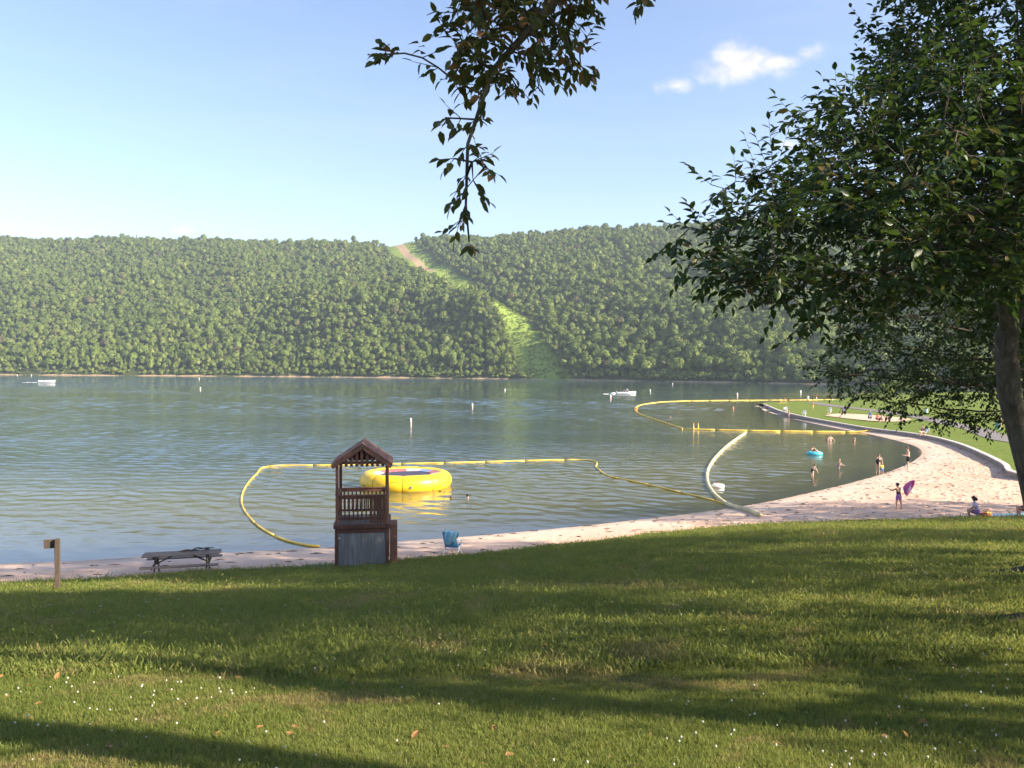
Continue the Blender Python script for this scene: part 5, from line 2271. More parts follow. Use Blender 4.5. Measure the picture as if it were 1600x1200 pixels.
ground_towel(1560, 807, 1.9, 1.0, .1, 'aqua_cloth', sand_z, 'aqua and pink towel spread on the sand beside the seated person', 'pink')
ground_towel(1598, 805, .9, .8, .2, 'aqua_cloth', sand_z, 'crumpled aqua towel under the reclining person in maroon')
ground_towel(1222, 630, 2.2, 1.1, .3, 'yellow_cloth', far_z, 'yellow towel on the grass at the tip of the point')
ground_towel(1308, 649, 2.4, 1.0, .1, 'red', far_z, 'red towel on the grass under two sunbathers')


def beach_bag(px, py, mat, mat2, label):
    p = ground_at(px, py, sand_z)
    root = empty('beach_bag', (p.x, p.y, p.z), .2)
    tag(root, label, 'bag')
    v = []
    for (w, d, z) in ((.20, .11, 0), (.24, .14, .06), (.22, .11, .26), (.19, .05, .33)):
        v.append([(w * math.cos(a), d * math.sin(a), z) for a in np.linspace(0, 2 * math.pi, 14, endpoint=False)])
    MB().loft(v, True, True).build('bag_body', M[mat], root, smooth=True)
    MB().loft([[(q[0] * 1.015, q[1] * 1.015, q[2]) for q in r2] for r2 in v[1:3]], True).build('bag_band', M[mat2], root, smooth=True)
    for s in (-1, 1):
        MB().tube([(-.09, s * .05, .31), (-.06, s * .06, .44), (.06, s * .06, .44), (.09, s * .05, .31)], .012, 6).build('handle', M[mat2], root)


beach_bag(1537, 812, 'red', 'orange', 'red and orange beach bag beside the seated person')
beach_bag(1543, 810, 'yellow_cloth', 'orange', 'yellow beach bag next to the red one')

# scraps of weed and twigs washed up on the sand
rg = np.random.default_rng(8)
mb = MB()
cnt = 0
while cnt < 420:
    x, y = rg.uniform(-26, 46), rg.uniform(26, 85)
    s = float(poly_dist(np.array([x]), np.array([y]), SHORE)[0])
    if inside(np.array([x]), np.array([y]), LAKE)[0] or y < np.interp(x, EDGE_X, EDGE_Y) + .15 or s > 16 or rg.random() < s / 18:
        continue
    z = float(sand_z(x, y))
    an = rg.normal() * .5
    L = rg.uniform(.06, .30)
    dv = Vector((math.cos(an), math.sin(an), 0))
    mb.tube([Vector((x, y, z + .005)) - dv * L, Vector((x + rg.normal() * .03, y + rg.normal() * .03, z + .02)), Vector((x, y, z + .005)) + dv * L], [.006, rg.uniform(.010, .028), .005], 4)
    cnt += 1
tag(mb.build('washed_up_weed', M['weedbit']), 'dark scraps of weed and twigs scattered on the sand', kind='stuff')

# footprints: shallow pits and lumps of sand
rg = np.random.default_rng(18)
mb = MB()
cnt = 0
while cnt < 1100:
    x, y = rg.uniform(8, 44), rg.uniform(36, 72)
    if inside(np.array([x]), np.array([y]), LAKE)[0] or y < np.interp(x, EDGE_X, EDGE_Y) + .3:
        continue
    s = float(poly_dist(np.array([x]), np.array([y]), SHORE)[0])
    if s < 2.5 or s > 24:
        continue
    z = float(sand_z(x, y))
    r_ = rg.uniform(.07, .18)
    v = ICO1[0] * np.array((r_ * 1.3, r_, .034)) + np.array((x, y, z - .006))
    mb.add([tuple(q) for q in v], [tuple(q) for q in ICO1[1]])
    cnt += 1
tag(mb.build('sand_lumps', M['sand'], smooth=True), 'trampled lumps of dry sand over the wide beach', kind='stuff')

# utility poles in the cleared strip
M['pole'] = plain('pole_wood', (.42, .37, .30), .9, .2, 2)
for k, (u, s) in enumerate(((.965, 3), (.90, 2), (.81, 1), (.73, 1))):
    x = CUT0[0] + dd[0] * u + (s + float(bulge(u))) * dd[1] / Lc
    y = CUT0[1] + dd[1] * u - (s + float(bulge(u))) * dd[0] / Lc
    pxc = float(np.interp(x / y, TAN, PXS))
    vv_ = y - np.interp(pxc, PXS, SHY)
    z = float(hill(pxc, vv_)[2])
    root = empty('utility_pole', (x, y, z - .5))
    tag(root, 'pale wooden utility pole in the cleared strip on the ridge', 'pole', 'poles up the cleared strip')
    MB().tube([(0, 0, 0), (0, 0, 11.5)], [.22, .15], 7).build('pole', M['pole'], root)
    MB().box((0, 0, 10.8), (2.4, .14, .16)).build('crossarm', M['pole'], root)

# trees that can be told apart on the far bank and round the park lawn
def far_tree_thing(name, seed, h, w, conic, mat, n=700):
    o = far_tree_kind(seed, h, w, conic, mat, n)
    me = o.data
    root = empty(name)
    bpy.data.objects.remove(o)
    full = bmesh.new()
    full.from_mesh(me)
    for idx_, nm in ((0, 'crown'), (1, 'trunk')):
        b2 = full.copy()
        bmesh.ops.delete(b2, geom=[f_ for f_ in b2.faces if f_.material_index != idx_], context='FACES')
        m2 = bpy.data.meshes.new(nm)
        b2.to_mesh(m2)
        b2.free()
        m2.materials.append(M[mat] if idx_ == 0 else M['stem'])
        m2.polygons.foreach_set('material_index', [0] * len(m2.polygons))
        c_ = bpy.data.objects.new(nm, m2)
        COL.objects.link(c_)
        c_.parent = root
        c_['kind'] = 'stuff' if idx_ == 0 else 'thing'
    full.free()
    return root


rg = np.random.default_rng(31)
pa = far_tree_thing('pine_tree', 70, 17, 8, True, 'wood_b', 800)
first = True
for px in (40, 52, 118, 150, 190, 205, 236, 300):
    o = pa if first else copy_tree(pa)
    first = False
    x, y, z = hill(px, 9 + rg.uniform(0, 8))
    o.location = (float(x), float(y), float(z) - .5)
    s = rg.uniform(.85, 1.2)
    o.scale = (s, s, s * rg.uniform(.95, 1.15))
    o.rotation_euler = (0, 0, rg.uniform(0, 6))
    tag(o, 'light green pine standing on the far bank behind the speedboat', 'tree', 'pines on the far bank')
pb = far_tree_thing('shore_tree', 71, 15, 11, False, 'wood_b', 900)
first = True
for px in (905, 918, 960, 985, 1010, 1060, 1105, 1160):
    o = pb if first else copy_tree(pb)
    first = False
    x, y, z = hill(px, 6 + rg.uniform(0, 6))
    o.location = (float(x), float(y), float(z) - .5)
    s = rg.uniform(.8, 1.15)
    o.scale = (s, s, s * rg.uniform(.9, 1.2))
    o.rotation_euler = (0, 0, rg.uniform(0, 6))
    tag(o, 'bright rounded tree on the far bank right of the cleared strip', 'tree', 'bright trees on the far bank')
# round the park lawn
pc = far_tree_thing('park_edge_tree', 72, 10, 11, False, 'wood_b', 1100)
spots = [(100, 214, .55, .40), (112, 232, .8, .55), (128, 250, 1.0, .8), (150, 262, 1.3, 1.2), (178, 268, 1.5, 1.5), (205, 262, 1.6, 1.6), (232, 245, 1.6, 1.7), (250, 215, 1.6, 1.6), (255, 180, 1.6, 1.7), (250, 150, 1.5, 1.6)]
for k, (x, y, s, sz) in enumerate(spots):
    o = pc if k == 0 else copy_tree(pc)
    o.location = (x, y, float(far_z(x, y)) - .2)
    o.scale = (s, s, sz)
    o.rotation_euler = (0, 0, k * 1.3)
    if k < 2:
        tag(o, ('low round green shrub at the end of the footpath', 'larger green shrub behind the low round one at the footpath end')[k], 'shrub')
    else:
        tag(o, 'leafy tree in the belt around the back of the park lawn', 'tree', 'trees round the park lawn')

# clump of long pale grass at the foot of the tower
p = ground_at(503, 891, lambda x, y: lawn_z(x, np.minimum(y, np.interp(x, EDGE_X, EDGE_Y))))
rg = np.random.default_rng(52)
root = empty('grass_clump', (p.x, p.y, p.z))
tag(root, 'clump of long pale grass at the left foot of the lifeguard tower', 'plant')
M['pale_blade'] = plain('pale_blade', (.26, .32, .15), .7, .25, 8)
mb = MB()
for k in range(90):
    x, y = rg.normal() * .34, rg.normal() * .10
    an, L = rg.uniform(0, 6.28), rg.uniform(.15, .42)
    dx, dy = math.cos(an) * L * .7, math.sin(an) * L * .5
    z0 = float(lawn_z(p.x + x, min(p.y + y, np.interp(p.x + x, EDGE_X, EDGE_Y)))) - p.z
    w_ = .008
    mb.add([(x - w_, y, z0 - .02), (x + w_, y, z0 - .02), (x + dx * .5 + w_, y + dy * .5, z0 + L * .62), (x + dx * .5 - w_, y + dy * .5, z0 + L * .62), (x + dx, y + dy, z0 + L * .55)], [(0, 1, 2, 3), (3, 2, 4)])
o = mb.build('blades', M['pale_blade'], root)
o['kind'] = 'stuff'
MB().tube([(0, 0, -.03), (.02, 0, .05), (.03, .01, .10)], [.03, .02, .008], 6).build('root_crown', M['weedbit'], root)

# ================================================================== PEOPLE
M['skin_a'] = plain('skin_fair', (.58, .36, .26), .55, .06, 5)
M['skin_b'] = plain('skin_tan', (.46, .26, .17), .55, .06, 5)
M['skin_c'] = plain('skin_brown', (.24, .125, .08), .55, .06, 5)
M['hair_dark'] = plain('hair_dark', (.016, .011, .009), .6, .2, 20)
M['hair_brown'] = plain('hair_brown', (.085, .045, .022), .6, .2, 20)
M['hair_blond'] = plain('hair_blond', (.32, .20, .09), .6, .2, 20)
M['eye'] = plain('eye', (.02, .015, .012), .3, .1, 20)
JOBS = []


def skeleton(H, pose, hs=1.0):
    """capsules (a, b, ra, rb, region) of a posed figure, +Y forward, z up"""
    g = pose.get
    V3 = Vector

    def dirv(fwd, out=0.0, side=1):
        d = V3((0, math.sin(fwd), -math.cos(fwd)))
        return Matrix.Rotation(-out * side, 3, 'Y') @ d
    lean, bow = g('lean', 0.05), g('bow', None)
    up = V3((0, math.sin(lean), math.cos(lean)))
    upc = V3((0, math.sin(lean if bow is None else bow), math.cos(lean if bow is None else bow)))
    C = []
    pel = V3((0, 0, .53))
    waist = pel + up * .10
    chest = waist + upc * .11
    neck0 = chest + upc * .085
    f0 = V3((0, upc.z, -upc.y))
    for s in (-1, 1):
        C.append((pel + V3((s * .035, 0, -.015)), pel + V3((s * .035, 0, .04)), .060, .056, 'pelvis'))
        C.append((pel + V3((s * .032, 0, .04)), waist + V3((s * .030, 0, 0)), .056, .050, 'belly'))
        C.append((waist + V3((s * .030, 0, 0)), chest + V3((s * .045, 0, 0)), .050, .058, 'chest'))
        C.append((chest + V3((s * .045, 0, 0)), neck0 + V3((s * .072, 0, -.015)), .058, .036, 'chest'))
    C.append((neck0, neck0 + upc * .05, .031, .028, 'neck'))
    nod = g('nod', 0.0)
    hd = (Matrix.Rotation(-nod, 3, 'X') @ upc).normalized()
    turn = Matrix.Rotation(g('turn', 0), 3, upc)
    hf = turn @ (Matrix.Rotation(-nod, 3, 'X') @ f0)
    hl = hd.cross(hf) * -1
    hb = neck0 + upc * .055
    hc = hb + hd * .058 * hs
    C.append((hb + hd * .012 + hf * .014 * hs, hc + hd * .012, .034 * hs, .046 * hs, 'head'))
    C.append((hc + hd * .012 - hf * .010 * hs, hc + hd * .020 + hf * .006, .050 * hs, .048 * hs, 'head'))
    C.append((hc - hd * .004 + hf * .046 * hs, hc - hd * .012 + hf * .054 * hs, .007 * hs, .009 * hs, 'head'))
    for s in (-1, 1):
        C.append((hc + hl * s * .046 * hs - hd * .012, hc + hl * s * .049 * hs + hd * .006, .009 * hs, .010 * hs, 'head'))
    hands = []
    for s, nm in ((-1, 'L'), (1, 'R')):
        af, ao, ef, eo = g('arm' + nm, (.05, .15, .25, .12))
        sh = neck0 + V3((s * .108, 0, 0)) - upc * .022
        el = sh + dirv(af, ao, s) * .172
        wr = el + dirv(ef, eo, s) * .148
        C.append((sh, el, .034, .026, 'upper_arm'))
        C.append((el, el.lerp(wr, .35), .026, .026, 'forearm'))
        C.append((el.lerp(wr, .35), wr, .026, .017, 'forearm'))
        hdv = dirv(ef, eo, s)
        pm = wr + hdv * .045
        C.append((wr, pm, .016, .019, 'hand'))
        hands.append((wr, hdv, pm, s))
    feet = []
    for s, nm in ((-1, 'L'), (1, 'R')):
        tf, kf, to = g('leg' + nm, (.02, -.03, .05))
        hp = pel + V3((s * .052, 0, -.01))
        kn = hp + dirv(tf, to, s) * .245
        an = kn + dirv(kf, to * .6, s) * .235
        C.append((hp, kn, .056, .038, 'thigh'))
        C.append((kn, kn.lerp(an, .3), .037, .036, 'calf'))
        C.append((kn.lerp(an, .3), an, .036, .021, 'calf'))
        fd = dirv(kf + 1.45, 0, s)
        if g('flat', True):
            fd = V3((s * .15, 1, 0)).normalized()
        he = an - fd * .018 - V3((0, 0, .016))
        to_ = an + fd * .10 - V3((0, 0, .022))
        C.append((he, to_, .021, .016, 'foot'))
    return [(a * H, b * H, ra * H, rb * H, rg_) for a, b, ra, rb, rg_ in C], [(w * H, d, p * H, s) for w, d, p, s in hands], (hc * H, hd, hf, hl, hs * H)


def person(label, loc, rz=0.0, H=1.7, pose=None, skin='skin_a', hair='hair_brown', wear=(), group=None, hs=1.0, long_hair=0.0, vox=.02, sit=False, tilt=None, zoff=0.0):
    caps, hands, head = skeleton(H, pose or {}, hs)
    zmin = min(min(a.z - ra, b.z - rb) for a, b, ra, rb, _ in caps)
    sh = Vector((0, 0, -zmin))
    caps = [(a + sh, b + sh, ra, rb, q) for a, b, ra, rb, q in caps]
    hands = [(w + sh, d, p + sh, s) for w, d, p, s in hands]
    hc, hd, hf, hl, hsz = head
    head = (hc + sh, hd, hf, hl, hsz)
    mb = MB()
    for a, b, ra, rb, q in caps:
        # rounded tapered capsule
        ax = (b - a)
        L = ax.length
        ax = ax.normalized() if L > 1e-6 else Vector((0, 0, 1))
        pts, rad = [], []
        for w in (-90, -60, -30, 0):
            pts.append(a + ax * ra * math.sin(R(w)))
            rad.append(max(.0008, ra * math.cos(R(w))))
        for w in (0, 30, 60, 90):
            pts.append(b + ax * rb * math.sin(R(w)))
            rad.append(max(.0008, rb * math.cos(R(w))))
        mb.tube(pts, rad, 12)
    me = bpy.data.meshes.new('person_blank')
    me.from_pydata([tuple(p) for p in mb.v], [], mb.f)
    tmp = bpy.data.objects.new('person_blank', me)
    COL.objects.link(tmp)
    rm = tmp.modifiers.new('r', 'REMESH')
    rm.mode = 'VOXEL'
    rm.voxel_size = vox
    sm = tmp.modifiers.new('s', 'SMOOTH')
    sm.iterations = 3
    sm.factor = .5
    JOBS.append(dict(tmp=tmp, label=label, loc=loc, rz=rz, H=H, caps=caps, hands=hands, head=head, skin=skin, hair=hair, wear=wear, group=group, long_hair=long_hair, tilt=tilt, vox=vox, zoff=zoff))


WEAR = {
    'trunks': (('pelvis', 0, 1), ('thigh', 0, .62)),
    'swimsuit': (('pelvis', 0, 1), ('belly', 0, 1), ('chest', 0, .55)),
    'bikini': (('pelvis', 0, 1), ('chest', .1, .6)),
    'shirt': (('belly', 0, 1), ('chest', 0, 1), ('upper_arm', 0, .6)),
    'shorts': (('pelvis', 0, 1), ('thigh', 0, .7)),
}


def finish_people():
    dg = bpy.context.evaluated_depsgraph_get()
    dg.update()
    for J in JOBS:
        me = bpy.data.meshes.new_from_object(J['tmp'].evaluated_get(dg))
        n = len(me.vertices)
        co = np.empty(n * 3, np.float32)
        me.vertices.foreach_get('co', co)
        co = co.reshape(-1, 3)
        no = np.empty(n * 3, np.float32)
        me.vertices.foreach_get('normal', no)
        no = no.reshape(-1, 3)
        best = np.full(n, 1e9)
        reg = np.zeros(n, int)
        tt_ = np.zeros(n)
        for k, (a, b, ra, rb, q) in enumerate(J['caps']):
            a_, b_ = np.array(a[:]), np.array(b[:])
            d = b_ - a_
            t = np.clip(((co - a_) @ d) / (d @ d + 1e-12), 0, 1)
            dist = np.linalg.norm(co - a_ - t[:, None] * d, axis=1) - (ra + (rb - ra) * t)
            m = dist < best
            best[m], reg[m], tt_[m] = dist[m], k, t[m]
        names = np.array([c[4] for c in J['caps']])[reg]
        root = empty('person', J['loc'], J['rz'])
        if J['tilt']:
            root.rotation_euler = (J['tilt'], 0, J['rz'])
        tag(root, J['label'], 'person', J['group'])
        faces = [tuple(p.vertices) for p in me.polygons]
        H = J['H']
        # body with fingers, each a bent chain rooted in the palm
        mb = MB()
        mb.v = [tuple(map(float, c)) for c in co]
        mb.f = list(faces)
        for w, d, p, s in J['hands']:
            d = Vector(d).normalized()
            side = d.cross(Vector((0, 0, 1)) if abs(d.z) < .8 else Vector((0, 1, 0))).normalized()
            palm = side.cross(d)
            for q, (off, L) in enumerate(((-.012, .040), (-.004, .046), (.004, .043), (.012, .034))):
                b0 = p + side * off * H + d * .004 * H
                b1 = b0 + d * L * .5 * H
                b2 = b1 + (d * .8 + palm * .45).normalized() * L * .5 * H
                mb.tube([b0, b1, b2], [.0052 * H, .0048 * H, .0036 * H], 6)
            b0 = w + d * .016 * H + side * s * -.010 * H
            mb.tube([b0, b0 + (d * .6 - side * s * .8).normalized() * .022 * H, b0 + (d * 1.0 - side * s * .5).normalized() * .040 * H], [.0062 * H, .0056 * H, .0042 * H], 6)
        body = mb.build('body', M[J['skin']], root, smooth=True)

        def garment(name, mask, lift, mat, extra=None):
            fs = [f_ for f_ in faces if all(mask[i_] for i_ in f_)]
            used = sorted({i_ for f_ in fs for i_ in f_})
            if not used:
                return
            ix = {v_: k_ for k_, v_ in enumerate(used)}
            g_ = MB()
            g_.v = [tuple(map(float, co[v_] + no[v_] * lift)) for v_ in used]
            g_.f = [tuple(ix[i_] for i_ in f_) for f_ in fs]
            if extra:
                extra(g_)
            o = g_.build(name, M[mat], root, smooth=True)
            m_ = o.modifiers.new('thickness', 'SOLIDIFY')
            m_.thickness = lift * .9
            m_.offset = -1
        for kind, mat in J['wear']:
            mask = np.zeros(n, bool)
            for q, t0, t1 in WEAR[kind]:
                mask |= (names == q) & (tt_ >= t0 - 1e-6) & (tt_ <= t1 + 1e-6)
            garment(kind if kind != 'bikini' else 'swimwear', mask, .010 * H * (1.3 if kind in ('trunks', 'shorts', 'shirt') else .8), mat)
        hc, hd, hf, hl, hz = J['head']
        rel = co - np.array(hc[:])
        u_, f_, = rel @ np.array(hd[:]), rel @ np.array(hf[:])
        mask = (names == 'head') & ((u_ > .030 * hz) | ((f_ < .010 * hz) & (u_ > (-.030 - .03 * bool(J['long_hair'])) * hz)))

        def tail(g_):
            if J['long_hair']:
                L = J['long_hair']
                pts = [hc + hd * .02 * hz - hf * .046 * hz, hc - hd * .03 * hz - hf * .058 * hz, hc - hd * (.03 + .5 * L) * hz - hf * .060 * hz, hc - hd * (.03 + L) * hz - hf * .050 * hz]
                g_.tube(pts, [.034 * hz, .046 * hz, .044 * hz, .018 * hz], 10)
        garment('hair', mask, .012 * hz, J['hair'], tail)
        if H > .8:
            for s in (-1, 1):
                e = hc + hf * .0455 * hz + hl * s * .018 * hz + hd * .004 * hz
                v = ICO1[0] * (.0065 * hz) + np.array(e[:])
                MB().add([tuple(x) for x in v], [tuple(x) for x in ICO1[1]]).build('eye', M['eye'], root)
            e = hc + hf * .044 * hz - hd * .030 * hz
            MB().tube([e - hl * .013 * hz, e + hf * .003 * hz, e + hl * .013 * hz], .0035 * hz, 5).build('mouth', M['pad_red'], root)
        bpy.data.meshes.remove(me)
    for J in JOBS:
        m = J['tmp'].data
        bpy.data.objects.remove(J['tmp'])
        bpy.data.meshes.remove(m)


def on_sand(px, py):
    return ground_at(px, py, sand_z)


def on_far(px, py):
    return ground_at(px, py, far_z)


def wade(px, py, depth):
    p = at(px, py)
    return (p.x, p.y, -depth)


LEFT, RIGHT, AWAY, NEAR = math.pi / 2, -math.pi / 2, 0.0, math.pi     # which way +Y (the front) points

STAND = dict(armL=(.1, .18, .3, .1), armR=(-.05, .2, .2, .12), legL=(.10, -.05, .06), legR=(-.06, -.12, .06))
SIT = dict(lean=-.15, armL=(-.3, .25, -.1, .2), armR=(.5, .2, 1.1, .1), legL=(1.45, .35, .12), legR=(1.5, .5, .15))
SITFLAT = dict(lean=.1, armL=(.7, .3, 1.2, .2), armR=(.6, .3, 1.3, .1), legL=(1.75, -.2, .15), legR=(1.8, -.1, .2))
WADE = dict(armL=(.2, .6, .6, .7), armR=(.3, .5, .7, .6), legL=(.2, .0, .08), legR=(-.1, -.2, .08))
SWIM = dict(lean=.5, armL=(.9, .7, 1.3, .6), armR=(.9, .7, 1.3, .6), legL=(.3, -.6, .1), legR=(0, -.8, .1))

# girl on the shaded sand flinging a pink towel
g_loc = on_sand(1404, 796)
person('girl in a dark swimsuit on the sand swinging a pink towel', g_loc, AWAY + .5, 1.42, dict(lean=.12, nod=.1, turn=.4, armL=(1.0, .3, 1.9, .0), armR=(.5, 1.15, 1.2, 1.5), legL=(.10, -.1, .12), legR=(-.12, -.2, .14)),
       'skin_b', 'hair_dark', (('swimsuit', 'dark_cloth'), ('trunks', 'purple')), hs=1.1, vox=.016)
tw = empty('beach_towel', (g_loc.x + .35, g_loc.y - .05, g_loc.z + .72))
tag(tw, 'pink towel held out in the air by the girl on the sand', 'towel')
rows = []
for i_ in range(13):
    t = i_ / 12
    row = []
    for j_ in range(9):
        s = j_ / 8
        w_ = .05 + .34 * math.sin(math.pi * min(1, (1 - t) * .9 + .08))
        x = .30 * t + (s - .5) * w_ * 1.2 + .10 * t * t
        row.append((x, .09 * math.sin(s * 7 + t * 3) + .05 * t, .06 + .80 * t + (s - .5) * -.26 * (1 - t)))
    rows.append(row)
o = MB().loft(rows, False).build('cloth', M['pink'], tw, smooth=True)
o.modifiers.new('thickness', 'SOLIDIFY').thickness = .012
o = MB().loft([[(q[0], q[1] - .02, q[2]) for q in row[3:6]] for row in rows[2:8]], False).build('printed_patch', M['lavender'], tw, smooth=True)
o.modifiers.new('thickness', 'SOLIDIFY').thickness = .008

person('bare-chested man in long black trunks at the waterline, forearms raised', on_sand(1419, 734), LEFT - .2, 1.85, dict(lean=.06, nod=.25, armL=(.1, .15, 1.6, -.1), armR=(.1, .15, 1.7, -.1), legL=(.12, .02, .07), legR=(-.05, -.08, .07)),
       'skin_a', 'hair_brown', (('trunks', 'dark_cloth'),), vox=.016)
person('woman in a black swimsuit bending over the small child in the shallows', wade(1371.5, 739, .08), RIGHT + .9, 1.68, dict(lean=.25, bow=.65, nod=.3, armL=(.5, .1, .35, .0), armR=(.6, .1, .5, 0), legL=(.05, -.05, .05), legR=(-.02, -.1, .05)),
       'skin_a', 'hair_brown', (('swimsuit', 'dark_cloth'),), vox=.016, long_hair=.12)
person('toddler in a yellow shirt and blue shorts paddling beside the bending woman', wade(1378, 741, .06), AWAY, .92, STAND, 'skin_a', 'hair_blond', (('shirt', 'yellow_cloth'), ('shorts', 'blue2')), hs=1.45, vox=.014)
person('child in a dark swimsuit reaching down into the knee-deep water', wade(1269, 743, .36), RIGHT + .5, 1.28, dict(lean=.35, bow=.6, nod=.2, armL=(.4, .2, .3, .1), armR=(.5, .3, .4, .2), legL=(.1, 0, .06), legR=(-.05, -.1, .06)), 'skin_a', 'hair_brown', (('swimsuit', 'dark_cloth'),), hs=1.15, vox=.018)
person('child in a dark swimsuit standing thigh-deep with one arm out', wade(1310.5, 732, .48), RIGHT, 1.25, dict(armL=(.6, .4, .9, .3), armR=(.7, .5, 1.0, .3), lean=.1, legL=(.1, 0, .06), legR=(-.05, -.1, .06)), 'skin_a', 'hair_blond', (('swimsuit', 'purple'),), hs=1.15, vox=.018)
person('darker-haired bather of the waist-deep pair beyond the raft', wade(1292.5, 688.5, .95), LEFT, 1.55, WADE, 'skin_b', 'hair_dark', (('swimsuit', 'maroon'),), vox=.02)
person('paler bather of the waist-deep pair beyond the raft', wade(1297.5, 688.8, .9), NEAR, 1.6, WADE, 'skin_a', 'hair_brown', (('trunks', 'blue2'),), vox=.02)
person('dark-haired swimmer with only the head above the green water', wade(1317, 692, 1.42), LEFT, 1.65, SWIM, 'skin_a', 'hair_dark', (('trunks', 'dark_cloth'),), vox=.02)
person('bather standing alone waist-deep off the curved beach', wade(1335, 690.5, .85), LEFT, 1.6, WADE, 'skin_b', 'hair_dark', (('trunks', 'maroon'),), vox=.02)
person('dark-haired bather sitting in the teal raft', (RAFT.x - .12, RAFT.y + .1, -.02), NEAR, 1.25, SITFLAT, 'skin_b', 'hair_dark', (('swimsuit', 'dark_cloth'),), hs=1.1, vox=.02)
person('light-shirted child lying back in the teal raft', (RAFT.x + .30, RAFT.y - .05, .0), RIGHT, 1.0, dict(SITFLAT, lean=-.7), 'skin_a', 'hair_blond', (('shirt', 'white_cloth'), ('shorts', 'white_cloth')), hs=1.2, vox=.02)
# around the trampoline
person('dark-haired swimmer with bare shoulders out of the water beside the trampoline', wade(733, 779, 1.28), AWAY + .3, 1.68, SWIM, 'skin_a', 'hair_dark', (('trunks', 'dark_cloth'),), vox=.016)
person('smaller swimmer between the trampoline and the bare-shouldered one', wade(712, 778, 1.18), LEFT + .4, 1.45, SWIM, 'skin_a', 'hair_brown', (('trunks', 'blue2'),), hs=1.1, vox=.016)
person('swimmer holding on close to the side of the trampoline', wade(695, 767.5, 1.36), LEFT, 1.55, SWIM, 'skin_b', 'hair_dark', (('trunks', 'red'),), vox=.016)
person('child with dark hair floating in the white swim ring', (WRING.x - .04, WRING.y, -.62), LEFT, 1.05, dict(WADE, armL=(.6, .9, 1.4, .4), armR=(.6, .9, 1.4, .4)), 'skin_a', 'hair_dark', (('swimsuit', 'white_cloth'),), hs=1.2, vox=.018)
# far bathers
person('dark-haired swimmer of the close pair inside the outer boom bend', wade(1054.5, 643, 1.3), LEFT, 1.7, SWIM, 'skin_c', 'hair_dark', (('trunks', 'dark_cloth'),), vox=.026)
person('second dark-haired swimmer of the close pair inside the outer boom bend', wade(1058.5, 643, 1.32), RIGHT, 1.7, SWIM, 'skin_b', 'hair_dark', (('trunks', 'dark_cloth'),), vox=.026)
person('fair swimmer of the pair between outer boom bend and marker floats', wade(1045, 652.5, 1.3), RIGHT, 1.7, SWIM, 'skin_a', 'hair_blond', (('trunks', 'red'),), vox=.026)
person('brown-haired swimmer of the pair between outer boom bend and marker floats', wade(1049.5, 652, 1.3), LEFT, 1.7, SWIM, 'skin_a', 'hair_brown', (('trunks', 'red'),), vox=.026)
person('lone far swimmer with only the head showing in the bay', wade(1118, 643.5, 1.42), LEFT, 1.65, SWIM, 'skin_a', 'hair_brown', (('trunks', 'blue2'),), vox=.026)
person('sunlit bather standing waist-deep off the tip of the point', wade(1146, 640, .8), LEFT, 1.7, WADE, 'skin_a', 'hair_brown', (('trunks', 'red'),), vox=.026)
# along the wall and on the point
person('bather in pink wading at the foot of the wall by the tip', wade(1196, 637.5, .5), RIGHT, 1.55, WADE, 'skin_a', 'hair_brown', (('swimsuit', 'pink'),), vox=.026)
person('small bather in white wading at the foot of the wall by the tip', wade(1201, 638.5, .5), LEFT, 1.35, WADE, 'skin_a', 'hair_dark', (('swimsuit', 'white_cloth'),), vox=.026)
person('bather in dark red standing in the water below the white chair', wade(1232.5, 652, .25), LEFT, 1.7, STAND, 'skin_a', 'hair_dark', (('swimsuit', 'maroon'),), vox=.022)
person('person in white sitting on the grass beside the wall near the point', on_far(1226, 644.5), NEAR, 1.7, SITFLAT, 'skin_a', 'hair_brown', (('shirt', 'white_cloth'), ('shorts', 'blue2')), vox=.026)
person('person in yellow sitting on the yellow towel at the point', on_far(1219, 630.5), NEAR + .4, 1.7, SITFLAT, 'skin_a', 'hair_blond', (('shirt', 'yellow_cloth'), ('shorts', 'red')), vox=.026)
person('child standing beside the yellow towel at the point', on_far(1226.5, 628.5), LEFT, 1.3, STAND, 'skin_a', 'hair_brown', (('trunks', 'orange'),), hs=1.1, vox=.026)
person('person in dark clothes sitting on the grass behind the yellow towel', on_far(1232, 628.2), LEFT, 1.7, SITFLAT, 'skin_b', 'hair_dark', (('shirt', 'dark_cloth'), ('shorts', 'dark_cloth')), vox=.026)
person('person in an orange top standing on the grass of the point', on_far(1270, 641.5), LEFT, 1.65, STAND, 'skin_a', 'hair_blond', (('shirt', 'orange'), ('shorts', 'yellow_cloth')), vox=.026)
person('person in a pale blue shirt standing at the far end of the footpath', on_far(1262.5, 628.5), NEAR, 1.75, STAND, 'skin_a', 'hair_dark', (('shirt', 'aqua_cloth'), ('shorts', 'white_cloth')), vox=.026)
person('person in dark clothes standing at the far end of the footpath', on_far(1270, 627.8), RIGHT, 1.75, STAND, 'skin_b', 'hair_dark', (('shirt', 'dark_cloth'), ('shorts', 'dark_cloth')), vox=.026)
person('person in a red shirt standing at the far end of the footpath', on_far(1275.5, 627.5), LEFT, 1.75, STAND, 'skin_a', 'hair_brown', (('shirt', 'red'), ('shorts', 'white_cloth')), vox=.026)
person('sunbather lying on the red towel on the grass', on_far(1305, 648.5), LEFT + .1, 1.65, dict(lean=-.05, armL=(.2, .3, .3, .2), armR=(.2, .3, .3, .2)), 'skin_a', 'hair_blond', (('bikini', 'red'),), vox=.026, tilt=-1.45)
person('person in blue seated in the blue chair on the sand court', on_far(1359.5, 658) + Vector((0, 0, .33)), NEAR - .4, 1.7, SIT, 'skin_a', 'hair_blond', (('shirt', 'blue2'), ('shorts', 'blue2')), vox=.022)
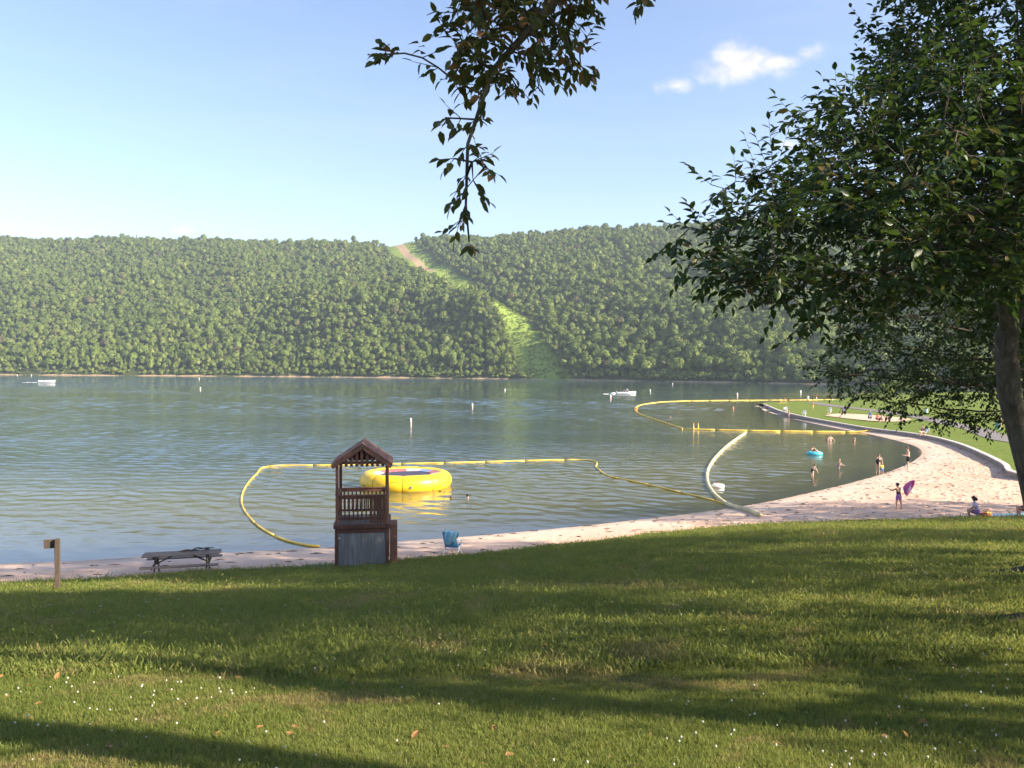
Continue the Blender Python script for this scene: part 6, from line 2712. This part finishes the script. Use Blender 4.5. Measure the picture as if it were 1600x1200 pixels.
person('person in red sitting on the sand court beside the blue chair', on_far(1370, 658.5), NEAR + .3, 1.65, SITFLAT, 'skin_b', 'hair_dark', (('shirt', 'red'), ('shorts', 'dark_cloth')), vox=.022)
person('bare-backed person sitting on the right part of the sand court', on_far(1378, 659.5), LEFT, 1.65, SITFLAT, 'skin_a', 'hair_brown', (('trunks', 'maroon'),), vox=.022)
person('person in a swimsuit sitting on the beach wall', on_far(1441, 681) + Vector((-.1, -.15, .05)), LEFT + .6, 1.65, SIT, 'skin_a', 'hair_dark', (('swimsuit', 'maroon'),), vox=.02)
person('person with a pale towel sitting on the beach wall behind the one in a swimsuit', on_far(1447, 681.5) + Vector((.1, .1, .05)), LEFT + .6, 1.55, SIT, 'skin_a', 'hair_brown', (('shirt', 'aqua_cloth'), ('trunks', 'blue2')), vox=.02)
# by the lawn edge
person('black-haired person in lavender sitting on the sand by the lawn edge', on_sand(1527, 812), LEFT - .5, 1.62, dict(SITFLAT, lean=.25, armL=(.2, .3, .9, .2), armR=(.3, .3, .8, .2)), 'skin_b', 'hair_dark', (('shirt', 'lavender'), ('shorts', 'purple')), vox=.016, long_hair=.05)
person('person in maroon reclining on the sand beyond the spread towel', on_sand(1604, 808), LEFT - .2, 1.65, dict(SITFLAT, lean=-.5), 'skin_b', 'hair_dark', (('shirt', 'maroon'), ('shorts', 'maroon')), vox=.016)
person('person leaning on the lidded litter barrel', on_far(1563, 668), LEFT + .3, 1.7, dict(STAND, lean=.2, armL=(.8, .2, 1.3, .1), armR=(.8, .2, 1.3, .1)), 'skin_a', 'hair_brown', (('shirt', 'white_cloth'), ('shorts', 'maroon')), vox=.022)
# crew of the motorboat
for (dx, dy, lab, sk, hr, sh_) in ((-2.1, -.55, 'person in a dark shirt seated at the stern of the motorboat', 'skin_b', 'hair_dark', 'dark_cloth'),
                                   (-.35, .55, 'person in red seated behind the windshield of the motorboat', 'skin_a', 'hair_brown', 'red'),
                                   (-.3, -.55, 'person in white at the wheel of the motorboat', 'skin_a', 'hair_dark', 'white_cloth')):
    person(lab, (bp.x + dx, bp.y + dy, .30), RIGHT, 1.7, SIT, sk, hr, (('shirt', sh_), ('shorts', 'blue2')), vox=.03)
finish_people()
